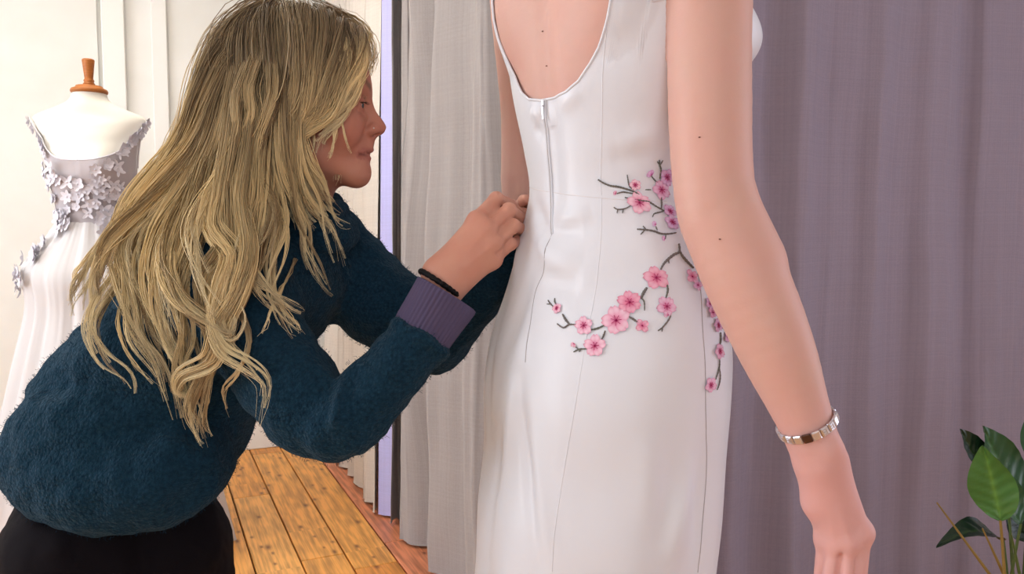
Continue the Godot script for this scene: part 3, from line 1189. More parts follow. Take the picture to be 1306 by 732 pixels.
func dress_nrm(g: Vector2) -> Vector3:
	var a := dress_pt(g.x + 0.01, g.y) - dress_pt(g.x - 0.01, g.y)
	var b := dress_pt(g.x, g.y + 0.003) - dress_pt(g.x, g.y - 0.003)
	return b.cross(a).normalized() * (1.0 if b.cross(a).dot(bR * sin(g.x) - bF * cos(g.x)) > 0 else -1.0)

func dress_line(pts: Array, lift: float, per := 6) -> PackedVector3Array:
	# a curve on the dress through pixels
	var w := []
	for p in pts:
		w.append(dress_solve(p[0], p[1]))
	var out := PackedVector3Array()
	var n := (w.size() - 1) * per
	for i in n + 1:
		var g: Vector2 = spline(w, float(i) / n)
		out.append(dress_pt(g.x, g.y) + dress_nrm(g) * lift)
	return out

func neck_top(phi: float) -> float:
	var a := absf(wrapf(phi, -PI, PI))
	if a <= tops[tops.size() - 1].x:
		for i in tops.size() - 1:
			if a <= tops[i + 1].x:
				var t = (a - tops[i].x) / maxf(tops[i + 1].x - tops[i].x, 1e-4)
				return lerpf(tops[i].y, tops[i + 1].y, t)
	# up the strap, then down the armhole
	var e: Vector2 = tops[tops.size() - 1]
	if a < e.x + .09:
		return lerpf(e.y, 1.60, (a - e.x) / .09)
	if a < arm_hole.x - .05:
		return 1.60
	if a < arm_hole.x:
		return lerpf(1.60, arm_hole.y, (a - arm_hole.x + .05) / .05)
	if a < 1.62:
		return lerpf(arm_hole.y, 1.468, sin(PI * 0.5 * (a - arm_hole.x) / (1.62 - arm_hole.x)))
	if a < 2.05:
		return 1.468 + 0.05 * pow((a - 1.62) / 0.43, 2)
	return 1.518 - 0.02 * (a - 2.05)

var arm_hole: Vector2
func bride_skin(p: Vector3, n: Vector3) -> Color:
	var w := wob.get_noise_3dv(p * 14.0)
	var c := lin(213, 173, 158).lerp(lin(217, 166, 153), 0.5 + 0.5 * w)
	# hands and elbows are redder
	var q := px(p)
	var hand := smoothstep(1.06, 0.93, p.y)
	c = c.lerp(lin(222, 166, 162), 0.7 * hand)
	return c

var trunk: Field
func trunk_field() -> Field:
	var f := Field.new()
	f.custom(torso_field, 0.03)
	var at := func(r: float, fw: float, h: float) -> Vector3: return BAX + bR * r + bF * fw + Vector3(0, h, 0)
	f.cap(at.call(-.13, -.03, 1.60), at.call(.13, -.03, 1.60), .062, .062, .05)
	f.cap(at.call(0, -.02, 1.60), at.call(0, .005, 1.74), .056, .052, .05)
	f.cap(at.call(.03, -.045, 1.66), at.call(.15, -.03, 1.605), .04, .045, .04)
	f.cap(at.call(-.03, -.045, 1.66), at.call(-.15, -.03, 1.605), .04, .045, .04)
	# shoulder blades and the hollow of the spine
	for s in [-1.0, 1.0]:
		f.ell(at.call(.075 * s, -.098, 1.50), Vector3(.045, .075, .03), .035, Basis(bR, Vector3.UP, -bF))
	f.rg.append([at.call(0, -.125, 1.36), at.call(0, -.125, 1.60), .016, -.004])
	return f

func build_bride() -> void:
	bR = Vector3(cos(deg_to_rad(BT)), 0, sin(deg_to_rad(BT)))
	bF = Vector3(sin(deg_to_rad(BT)), 0, -cos(deg_to_rad(BT)))
	trunk = trunk_field()
	# wrinkles: [from pixel, to pixel, width, height]
	for e in [[[680, 252], [700, 300], .010, -.0035], [[688, 300], [702, 330], .012, .0035], [[704, 286], [760, 268], .012, .003], [[703, 300], [748, 290], .010, -.0025],
			[[690, 318], [740, 352], .020, .004], [[692, 345], [745, 372], .015, -.0035], [[668, 290], [655, 380], .014, .004], [[682, 330], [640, 480], .012, -.003],
			[[662, 478], [690, 728], .009, -.0045], [[656, 470], [622, 720], .010, -.0045], [[664, 440], [634, 640], .013, .005], [[676, 520], [702, 728], .014, .004],
			[[640, 400], [625, 560], .010, -.004], [[712, 480], [716, 700], .020, .002],
			[[880, 600], [852, 730], .012, .004], [[858, 560], [838, 725], .016, -.003], [[820, 540], [846, 700], .02, .003], [[896, 560], [884, 720], .010, -.003],
			[[770, 205], [856, 186], .012, -.0025], [[780, 190], [852, 170], .014, .002], [[790, 282], [858, 318], .02, .002], [[745, 375], [850, 340], .02, -.002],
			[[676, 140], [692, 152], .008, .002], [[680, 160], [694, 176], .008, -.002], [[800, 30], [790, 70], .012, -.002], [[712, 140], [745, 112], .010, .002]]:
		var a := dress_solve(e[0][0], e[0][1])
		var b := dress_solve(e[1][0], e[1][1])
		dress_seeds_keep.append([a, b, e[2] * 1.1, e[3] * 1.7])
	for e in dress_seeds_keep:
		dress_ridges.append([dress_pt(e[0].x, e[0].y), dress_pt(e[1].x, e[1].y), e[2], e[3]])
	# the low scooped back
	for e in [[695, 127], [708, 124.5], [722, 117], [738, 103], [752, 82], [764, 60], [771, 38], [776, 18], [779, 0]]:
		tops.append(dress_solve(e[0], e[1]))
	tops[0] = Vector2(0, tops[0].y)
	arm_hole = dress_solve(829, 2)
	var who := thing("person", "slim woman in a white scoop back dress seen from behind, right arm hanging", "person")
	var o := BAX
	who.position = o
	# ---- body: the trunk, then head, arms and legs joined to it
	var f := trunk_field()
	var at := func(r: float, fw: float, h: float) -> Vector3: return BAX + bR * r + bF * fw + Vector3(0, h, 0)
	# head
	f.ell(at.call(0, .015, 1.86), Vector3(.074, .105, .095), .03, Basis(bR, Vector3.UP, -bF))
	f.ell(at.call(0, .055, 1.80), Vector3(.058, .085, .055), .03, Basis(bR, Vector3.UP, -bF))
	f.cap(at.call(0, .105, 1.845), at.call(0, .125, 1.81), .008, .012, .012)
	f.cap(at.call(-.018, .098, 1.775), at.call(.018, .098, 1.775), .01, .01, .012)
	# right arm: shoulder, elbow, wrist
	var arm := [P(888, -95, .885), P(902, -40, .88), P(904, 40, .88), P(905, 130, .875), P(907, 200, .872), P(914, 265, .868), P(929, 305, .864), P(951, 355, .858), P(975, 410, .853), P(996, 460, .85), P(1014, 505, .848), P(1031, 548, .847), P(1044, 585, .847)]
	var ar := [.056, .050, .0465, .0455, .0442, .0436, .0440, .0448, .0425, .0385, .0325, .0282, .0262]
	f.limb(arm, ar)
	f.cap(P(930, 262, .86), P(962, 330, .858), .03, .032, .012)
	f.rg.append([P(910, 268, .825), P(930, 262, .825), .010, -.0015])
	# right hand hangs with the back of the hand to the viewer
	var kn := [P(1053, 688, .862), P(1066, 694, .848), P(1083, 692, .842), P(1099, 679, .846)]
	var wr := [P(1038, 592, .853), P(1044, 594, .846), P(1052, 592, .843), P(1058, 588, .846)]
	for i in 4:
		f.cap(wr[i], kn[i], .0165, .0100, .014)
	f.cap(P(1040, 640, .855), P(1048, 600, .85), .012, .012, .02)
	var fin := [[kn[0], P(1047, 742, .868), P(1043, 780, .876), P(1046, 805, .886)], [kn[1], P(1056, 752, .846), P(1055, 800, .853), P(1062, 830, .868)], [kn[2], P(1078, 754, .838), P(1079, 806, .846), P(1084, 838, .862)], [kn[3], P(1094, 742, .843), P(1088, 790, .852), P(1086, 820, .868)]]
	var fr := [[.0092, .0082, .0076, .0066], [.0098, .0088, .0082, .0070], [.0099, .0090, .0083, .0072], [.0100, .0088, .0082, .0070]]
	for i in 4:
		f.ell(kn[i] + (EYE - kn[i]).normalized() * .001, Vector3.ONE * (.0104 if i != 3 else .0122), .010)
		f.rg.append([wr[i].lerp(kn[i], .35) + (EYE - kn[i]).normalized() * .012, kn[i] + (EYE - kn[i]).normalized() * .010, .0035, .0011])
	for i in 3:
		f.rg.append([(fin[i][0] + fin[i + 1][0]) * .5 + (EYE - kn[i]).normalized() * .008 + Vector3(0, -.004, 0), (fin[i][1] + fin[i + 1][1]) * .5 + (EYE - kn[i]).normalized() * .006, .0035, -.0030])
	for i in 4:
		for j in 3:
			f.cap(fin[i][j], fin[i][j + 1], fr[i][j], fr[i][j + 1], .006 if j == 0 else .002)
	f.cap(P(1056, 612, .862), P(1082, 660, .882), .013, .012, .014)
	f.cap(P(1082, 660, .882), P(1092, 706, .888), .0115, .0095, .004)
	f.cap(P(1092, 706, .888), P(1091, 742, .888), .0095, .0078, .004)
	f.ell(P(1060, 573, .828), Vector3(.011, .011, .009), .014)
	# left arm on the far side
	var la := [at.call(-.175, -.02, 1.60), at.call(-.19, -.005, 1.52), at.call(-.198, .015, 1.38), at.call(-.20, .015, 1.24), at.call(-.205, .05, 1.12), at.call(-.21, .11, .98)]
	var lr := [.050, .045, .041, .038, .036, .026]
	f.limb(la, lr)
	var lp: Vector3 = at.call(-.212, .135, .90)
	f.cap(la[5], lp, .024, .026, .015, bR, .6)
	for i in 4:
		var k0 := lp + bF * (.021 - .014 * i)
		f.cap(k0, k0 + Vector3(0, -.05, 0) + bF * .008, .0092, .0085, .008)
		f.cap(k0 + Vector3(0, -.05, 0) + bF * .008, k0 + Vector3(0, -.09, 0), .0085, .007, .004)
	f.cap(lp + bF * .025 + Vector3(0, .03, 0), lp + bF * .05 + Vector3(0, -.035, 0), .011, .008, .01)
	# legs inside the skirt
	for s in [-1.0, 1.0]:
		f.cap(at.call(.078 * s, -.02, .88), at.call(.075 * s, -.01, .48), .068, .05, .03)
		f.cap(at.call(.08 * s, 0, .48), at.call(.08 * s, -.03, .1), .05, .034, .02)
		f.cap(at.call(.08 * s, -.03, .08), at.call(.085 * s, .12, .035), .035, .028, .02)
	var mb := MB.new()
	mb.colored = true
	var wp := P(1026, 539, .847)
	var wn: Vector3 = (arm[11] - arm[9]).normalized()
	var lo := Vector3(-.25, 0.0, -1.45)
	var near := P(700, 500, .80)
	f.nets(mb, Vector3(-.22, .98, -1.46), Vector3(.46, 1.72, -.68), .0072, [[wp + wn * .014, -wn]], bride_skin)
	f.nets(mb, Vector3(-.22, 0.0, -1.46), Vector3(.46, .995, -.68), .014, [[wp + wn * .002, -wn], [P(900, 500, .95), -cam_rt]], bride_skin)
	f.nets(mb, Vector3(-.12, 1.70, -1.36), Vector3(.40, 2.0, -.78), .009, [], bride_skin)
	var cutlo := P(1010, 840, .90)
	f.nets(mb, Vector3(wp.x - .06, .72, -.97), Vector3(wp.x + .13, wp.y + .05, -.77), .0026, [[wp - wn * .003, wn]], bride_skin)
	shift(mb, o)
	var body := obj("body", mb, M.skin, who)
	# a few moles on the back and the arm
	for e in [[692, 40, 1.0, .8, 1.3], [697, 84, 1.0, .8, 1.3], [892, 175, .8, .7, 1.0], [918, 305, .8, .7, 1.0]]:
		var dir := P(e[0], e[1], 1.0) - EYE
		var t := f.march(EYE, dir, e[3], e[4])
		if t > 0.0:
			var q := EYE + dir * t
			mb = MB.new()
			mb.lathe(q - o, [[0.0, -.0008], [.0011, -.0004], [.0013, 0.0], [.0011, .0004], [0.0, .0008]], 10)
			obj("mole", mb, M.mole, body)
	# hair pinned up, out of the picture
	var hf := Field.new()
	hf.ell(at.call(0, -.012, 1.885), Vector3(.082, .10, .095), .03, Basis(bR, Vector3.UP, -bF))
	hf.ell(at.call(0, -.11, 1.90), Vector3(.055, .05, .05), .02, Basis(bR, Vector3.UP, -bF))
	mb = MB.new()
	mb.colored = true
	hf.nets(mb, at.call(0, 0, 1.88) - Vector3.ONE * .2, at.call(0, 0, 1.88) + Vector3.ONE * .2, .012, [], func(p, n): return lin(96, 70, 48))
	shift(mb, o)
	obj("hair", mb, M.hair, who)
	build_dress(who, o)
	build_link_bracelet(who, o, wp, wn)

var dress_seeds_keep: Array = []

func shift(mb: MB, o: Vector3) -> void:
	for i in mb.v.size():
		mb.v[i] -= o

func build_dress(who: Node3D, o: Vector3) -> void:
	var cols := 360
	var rows := 190
	var phis := PackedFloat32Array()
	for j in cols:
		phis.append(TAU * j / cols)
	var mb := MB.new()
	mb.grid(rows, cols, func(i, j):
		var s: float = i / float(rows - 1)
		var t := neck_top(phis[j])
		var h: float = lerpf(t, 1.33, s / .35) if s < .35 else lerpf(1.33, 0.004, pow((s - .35) / .65, 1.3))
		return dress_pt(phis[j], h) - o, true)
	var dress := obj("dress", mb, M.satin, who)
	tag(dress, "white satin dress with a low scooped back and pink blossom embroidery")
	# rolled edge round neckline and armholes
	var pts := PackedVector3Array()
	var rd := PackedFloat32Array()
	for j in 400:
		var phi := TAU * j / 399.0
		pts.append(dress_pt(phi, neck_top(phi), 0.0) - o); rd.append(0.0017)
	mb = MB.new()
	mb.tube(pts, rd, 7, Color.WHITE, false)
	obj("edge_piping", mb, M.satin, dress)
	# straps over the shoulders
	for s in [-1.0, 1.0]:
		mb = MB.new()
		var a := dress_pt(.85 * s, 1.588, .001)
		var b := dress_pt(2.25 * s, 1.50, .001)
		var top: Vector3 = BAX + bR * (.105 * s) + bF * -.03 + Vector3(0, 1.672, 0)
		var line := [a + Vector3(0, -.02, 0), a, a.lerp(top, .55) - bF * .02, top, top.lerp(b, .4) + bF * .045 + Vector3(0, .012, 0), b, b + Vector3(0, -.03, 0)]
		# a band laid on the shoulder, its edges turned under
		mb.grid(45, 13, func(i, j):
			var q: Vector3 = spline(line, i / 44.0)
			var x: float = j / 6.0 - 1.0
			q += (bR * s + Vector3.UP * .25).normalized() * (x * .0115)
			for k in 4:
				var d := trunk.at(q)
				q -= trunk.grad(q, trunk.all, .003) * (d - .0034 + .0026 * pow(absf(x), 6.0))
			return q - o)
		obj("strap", mb, M.satin, dress)
	# zip down the centre of the back
	mb = MB.new()
	var zl := dress_line([[694.5, 126], [695, 150], [699, 190], [703, 245], [704, 298]], .0006)
	for e in [[-.0016, .0012], [.0016, .0012]]:
		pts = PackedVector3Array(); rd = PackedFloat32Array()
		for q in zl:
			pts.append(q + bR * e[0] - o); rd.append(e[1])
		mb.tube(pts, rd, 6)
	obj("zip_tape", mb, M.satin, dress)
	mb = MB.new()
	pts = PackedVector3Array(); rd = PackedFloat32Array()
	for q in zl:
		pts.append(q - o); rd.append(.0009)
	mb.tube(pts, rd, 6)
	obj("zip_teeth", mb, M.zip_grey, dress)
	mb = MB.new()
	var zt: Vector3 = zl[2] - bF * .003
	mb.box(Transform3D(Basis(bR, Vector3.UP, -bF), zt - o), Vector3(.0042, .008, .003), .001)
	mb.box(Transform3D(Basis(bR, Vector3.UP, -bF).rotated(bR, .1), zt + Vector3(0, -.012, 0) - o), Vector3(.003, .016, .0012), .0005)
	obj("zip_pull", mb, M.steel, dress)
	# seams: waist, the back and side panels, the pleat below the zip
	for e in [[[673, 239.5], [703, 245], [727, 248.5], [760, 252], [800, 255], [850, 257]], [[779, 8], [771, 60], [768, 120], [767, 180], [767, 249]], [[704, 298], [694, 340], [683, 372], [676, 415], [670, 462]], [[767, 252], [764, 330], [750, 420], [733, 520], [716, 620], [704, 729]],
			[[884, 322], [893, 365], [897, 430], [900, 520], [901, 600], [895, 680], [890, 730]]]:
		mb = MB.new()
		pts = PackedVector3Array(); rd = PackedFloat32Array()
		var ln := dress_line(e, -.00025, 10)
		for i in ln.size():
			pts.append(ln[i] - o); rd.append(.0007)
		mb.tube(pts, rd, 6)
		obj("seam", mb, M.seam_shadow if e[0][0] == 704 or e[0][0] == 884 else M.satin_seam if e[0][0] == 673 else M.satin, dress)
	# embroidered blossom sprays
	var bark := lin(120, 113, 110)
	for b in [
			[[763, 229], [770, 233.5], [779, 237], [787, 238], [795, 240], [806, 243.5], [815, 248]], 1.7, [[800, 223], [801, 230], [803, 238], [808, 242]], 1.1,
			[[787, 247], [794, 245], [799, 245.5], [810, 247.5]], 1.3, [[797, 252], [806, 254], [820, 256.5], [828, 258], [836, 263], [847, 269.5]], 1.5, [[832, 277], [834, 273], [841, 271], [847, 269.5]], 1.1,
			[[843, 252], [843.5, 260], [843, 266]], 1.4, [[840.6, 204], [841, 210], [842.5, 217], [841, 228]], 1.5, [[838, 206], [840, 209]], 1.0, [[845, 204.5], [842, 210]], 1.0, [[830, 224], [834, 229], [838, 233]], 1.1, [[823, 242], [830, 242]], 1.0,
			[[783, 264.5], [787, 267], [793, 267], [799, 265.5], [804, 262.5]], 1.2, [[787, 272], [788, 267]], .9, [[794, 272], [795, 267]], .9,
			[[812.5, 292.5], [822, 293], [834, 295], [842, 298], [851, 298.5], [862, 297]], 1.6, [[820, 288.5], [824, 293]], 1.0, [[817, 299], [822, 294]], 1.0, [[836, 289], [838, 294]], 1.0, [[848, 305], [849, 299]], 1.0,
			[[865.5, 311], [866, 321], [859, 325], [851.5, 331], [846, 337], [842.5, 344]], 2.1, [[866, 319], [870, 327], [877, 335], [884, 342]], 2.2, [[853, 336], [852, 330]], 1.0,
			[[825, 367], [821, 373], [817.5, 381]], 2.2, [[818, 380], [821.5, 385], [822, 396]], 1.1, [[850, 361], [851.5, 370], [849, 380]], 1.6, [[855, 397], [854, 405], [846, 416.5], [839, 422]], 1.4, [[845, 417], [844, 423]], 1.0,
			[[802, 404], [808, 407.5], [814, 412]], 1.7, [[771, 415], [762, 419], [752, 421]], 1.6, [[772, 422], [770, 428], [767, 434]], 1.5, [[740, 414.5], [727, 414], [719, 418], [711, 413]], 1.4, [[727, 414], [722, 408], [718, 401]], 1.8,
			[[699.5, 383], [702, 387], [707, 392]], 1.2, [[708, 380.5], [708, 385], [711, 390]], 1.1, [[698, 388], [702, 388]], .9, [[732, 449], [739, 445.5], [749, 445]], 1.3, [[733, 441], [738, 445.5]], 1.0, [[739, 449], [741, 445]], .9,
			[[918.5, 424], [918.8, 434], [917, 442]], 1.2, [[917, 457], [917, 466], [915, 475], [912, 484]], 1.2, [[917, 470], [918, 480], [916.5, 490], [914, 497]], 1.1]:
		if b is Array:
			spray_pts = b
			continue
		mb = MB.new()
		pts = PackedVector3Array(); rd = PackedFloat32Array()
		var ln := dress_line(spray_pts, .0009, 7)
		var n := ln.size()
		for i in n:
			pts.append(ln[i] - o)
			rd.append(.00082 * b * (1.0 - 0.35 * absf(2.0 * i / float(n - 1) - 1.0)) * (1.0 + 0.2 * sin(i * 2.3)))
		mb.colored = true
		mb.tube(pts, rd, 6, bark.lerp(lin(96, 104, 92), rng.randf() * 0.6))
		obj("embroidered_twig", mb, M.petal, dress)
	# blossoms: pixel of the centre, radius in pixels, petals, roll, tone (0 pale .. 1 deep), violet
	for b in [[843, 242.5, 13.5, 5, .3, .45, .5], [850, 226, 12, 5, .9, .4, .9], [815.5, 259, 15.5, 5, .1, .35, .1], [854, 270, 10, 5, .5, .4, .8], [857, 284, 11, 5, 1.1, .2, .9], [786, 247, 4, 3, .3, .6, .2], [810, 236, 8, 5, .2, .05, .1], [847.5, 305, 4.5, 3, .5, .35, .7], [831, 223, 7, 3, .2, .4, .9], [836, 287, 5, 3, .2, .1, .8],
			[837, 354.5, 16.5, 5, .15, .7, .1], [850, 391, 13.5, 5, .6, .4, .4], [803, 386, 16, 6, .2, .85, .1], [786, 409, 19.5, 5, .35, .4, .1], [819, 415.5, 9.5, 4, .6, .75, .1], [745, 415.5, 13, 5, .25, .4, .1], [759, 441.5, 15, 5, .05, .4, .1], [711, 393.5, 7.5, 5, .5, .5, .1], [733, 438.5, 5, 3, 1.8, .35, .1],
			[882, 353, 10, 4, .5, .7, .3], [889, 364, 8, 4, .2, .4, .6], [904, 388, 8, 4, .3, .4, .6], [908, 399, 8, 4, .8, .75, .4], [915, 415, 9, 5, .1, .5, .6], [926, 430, 8, 4, .3, .5, .5], [917, 448, 10.5, 5, .3, .5, .4], [905.5, 491, 10.5, 5, .6, .45, .4], [852, 402, 6, 3, .2, .3, .4]]:
		var g := dress_solve(b[0], b[1])
		obj("blossom", blossom(g, b, o), M.petal, dress)

var spray_pts: Array = []

func blossom(g: Vector2, b: Array, o: Vector3) -> MB:
	var mb := MB.new()
	mb.colored = true
	var c0 := dress_pt(g.x, g.y)
	var d := px(c0).z
	var R: float = b[2] / FOC * d
	var n: int = b[3]
	var ex := (dress_pt(g.x + .01, g.y) - dress_pt(g.x - .01, g.y)).length() / .02
	var ey := (dress_pt(g.x, g.y + .004) - dress_pt(g.x, g.y - .004)).length() / .008
	var on := func(x: float, y: float, z: float) -> Vector3:
		var q := Vector2(g.x + x / ex, g.y + y / ey)
		return dress_pt(q.x, q.y) + dress_nrm(q) * z - o
	var deep := lin(208, 84, 130).lerp(lin(188, 70, 150), b[6] * .6)
	var mid := lin(240, 166, 192).lerp(lin(212, 150, 208), b[6])
	mid = mid.lerp(lin(222, 92, 130), clampf(b[5] - .4, 0, 1))
	var pale := lin(250, 220, 230).lerp(lin(228, 206, 238), b[6])
	pale = pale.lerp(mid, b[5] * .7)
	var rim := mid.lerp(deep, .35)
	var spread := TAU / n if n > 3 else 0.75
	for e in n:
		var a: float = e * spread + b[4] + rng.randf_range(-.09, .09)
		var ln := R * rng.randf_range(.92, 1.06)
		var w := R * (0.43 if n <= 5 else .40)
		var tilt := .0006 + .0004 * (e % 2)
		var st := mb.v.size()
		mb.grid(8, 7, func(i, j):
			var s: float = i / 7.0
			var q: float = j / 3.0 - 1.0
			var x := q * w * pow(sin(PI * (0.05 + 0.87 * pow(s, 1.1))), .85)
			var y := ln * s * (1.0 - .10 * (1.0 - absf(q)) * smoothstep(.7, 1.0, s))
			var z := tilt + .0009 * sin(PI * s) * (1.0 - .5 * absf(q)) + .0012 * s * absf(q) * (1.0 if (e + j) % 2 else .6)
			return on.call(x * cos(a) - y * sin(a), x * sin(a) + y * cos(a), z + .0002))
		for i in 8:
			for j in 7:
				var s := i / 7.0
				var q := absf(j / 3.0 - 1.0)
				var c := deep.lerp(mid, smoothstep(.02, .26, s)).lerp(pale, smoothstep(.26, .66, s))
				c = c.lerp(rim, smoothstep(.72, 1.0, maxf(q, s)) * .6)
				if j == 3:
					c = c.lerp(deep, .35 * (1.0 - s))
				mb.c[st + i * 7 + j] = c
	# heart and stamens
	var st := mb.v.size()
	mb.grid(3, 8, func(i, j): return on.call(cos(TAU * j / 8.0) * R * .10 * (1.0 - i * .45), sin(TAU * j / 8.0) * R * .10 * (1.0 - i * .45), .0016 + .0008 * i), true)
	for i in range(st, mb.v.size()):
		mb.c[i] = lin(150, 32, 84).lerp(lin(150, 60, 140), b[6] * .4)
	if n >= 5:
		for e in 7:
			var a := TAU * e / 7.0 + .2
			mb.tube(PackedVector3Array([on.call(cos(a) * R * .08, sin(a) * R * .08, .002), on.call(cos(a) * R * .22, sin(a) * R * .22, .0024), on.call(cos(a) * R * .36, sin(a) * R * .36, .0019)]), PackedFloat32Array([.0003, .0003, .0005]), 5, lin(196, 74, 122))
	return mb

func build_link_bracelet(who: Node3D, o: Vector3, wp: Vector3, wn: Vector3) -> void:
	# flat steel links round the wrist, one of them dark bronze
	var root := Node3D.new()
	root.name = "bracelet"
	who.add_child(root)
	tag(root, "silver flat link bracelet with one bronze link")
	var nn := (wn + cam_rt * .13 + cam_fw * .22).normalized()
	var x := nn.cross(cam_fw).normalized()
	var y := nn.cross(x).normalized()
	var c := P(1029, 540, .847)
	var n := 20
	var rx := .0308
	var ry := .0325
	var kinds := []
	for k in 3:
		var mb := MB.new()
		mb.box(Transform3D.IDENTITY, Vector3(.0092, .0098, .0030), .0008)
		if k == 1:      # a raised plate with engraved bars
			mb.box(Transform3D(Basis(), Vector3(0, 0, .0016)), Vector3(.0070, .0078, .0012), .0004)
			mb.box(Transform3D(Basis(), Vector3(-.0014, 0, .0024)), Vector3(.0009, .0050, .0008), .0002)
			mb.box(Transform3D(Basis(), Vector3(.0014, .0012, .0024)), Vector3(.0022, .0009, .0008), .0002)
			mb.box(Transform3D(Basis(), Vector3(.0014, -.0014, .0024)), Vector3(.0022, .0009, .0008), .0002)
		elif k == 2:
			mb.box(Transform3D(Basis(), Vector3(0, 0, .0014)), Vector3(.0076, .0082, .0010), .0004)
		kinds.append(mb.mesh())
	for k in n:
		var a := TAU * (k + .5) / n
		var out := (x * cos(a) / rx + y * sin(a) / ry).normalized()
		var p := c + x * cos(a) * rx + y * sin(a) * ry
		var front := out.dot((EYE - p).normalized())
		var q := px(p)
		var dark := front > .75 and q.x > 1014 and q.x < 1030
		var lk := obj("link", kinds[0 if dark else [2, 1, 2, 1, 1][k % 5]], M.bronze_link if dark else M.steel, root)
		lk.transform = Transform3D(Basis(nn.cross(out), nn, out), p - o)

# ---------------------------------------------------------------- the seamstress
const HD := 1.13       # distance of the middle of her head
var hz: Vector3        # across her head, towards the viewer

func H(x: float, y: float, z := 0.0) -> Vector3:
	return P(x, y, HD) + hz * z

func face_skin(p: Vector3, n: Vector3) -> Color:
	var w := wob.get_noise_3dv(p * 22.0)
	var c := lin(190, 136, 114).lerp(lin(184, 122, 102), .5 + .5 * w)
	var q := px(p)
	var lip := H(466, 196)
	var a := (p - H(467.5, 193, 0)) / Vector3.ONE
	# lips
	var l1 := _seg(p, H(472, 193, 0), H(459, 198, .0225))
	var l2 := _seg(p, H(469, 201.5, 0), H(459, 199, .0205))
	var l3 := _seg(p, H(472, 193, 0), H(459, 198, -.0225))
	var l4 := _seg(p, H(469, 201.5, 0), H(459, 199, -.0205))
	var l := minf(minf(l1, l2), minf(l3, l4))
	c = c.lerp(lin(160, 92, 84), .6 * smoothstep(.0078, .0058, l))
	c = c.lerp(lin(96, 44, 40), .8 * smoothstep(.0032, .0016, minf(_seg(p, H(476, 196.6), H(458, 198.7, .023)), _seg(p, H(476, 196.6), H(458, 198.7, -.023)))))
	# cheeks and nose warmer
	for s in [-1.0, 1.0]:
		c = c.lerp(lin(184, 112, 94), .5 * exp(-pow(p.distance_to(H(438, 176, .05 * s)) / .03, 2)))
	c = c.lerp(lin(186, 116, 98), .5 * exp(-pow(p.distance_to(H(486, 162)) / .016, 2)))
	# brows
	for s in [-1.0, 1.0]:
		var br := minf(_seg(p, H(467, 113, .012 * s), H(458, 108, .034 * s)), _seg(p, H(458, 108, .034 * s), H(443, 112, .052 * s)))
		c = c.lerp(lin(112, 84, 62), .8 * smoothstep(.0085, .006, br))
	return c

func _seg(p: Vector3, a: Vector3, b: Vector3) -> float:
	var ab := b - a
	return (p - a - ab * clampf((p - a).dot(ab) / ab.length_squared(), 0, 1)).length()

func hand_skin(p: Vector3, n: Vector3) -> Color:
	return lin(206, 152, 130).lerp(lin(200, 136, 116), .5 + .5 * wob.get_noise_3dv(p * 25.0))

var head: Field
var sweater: Field

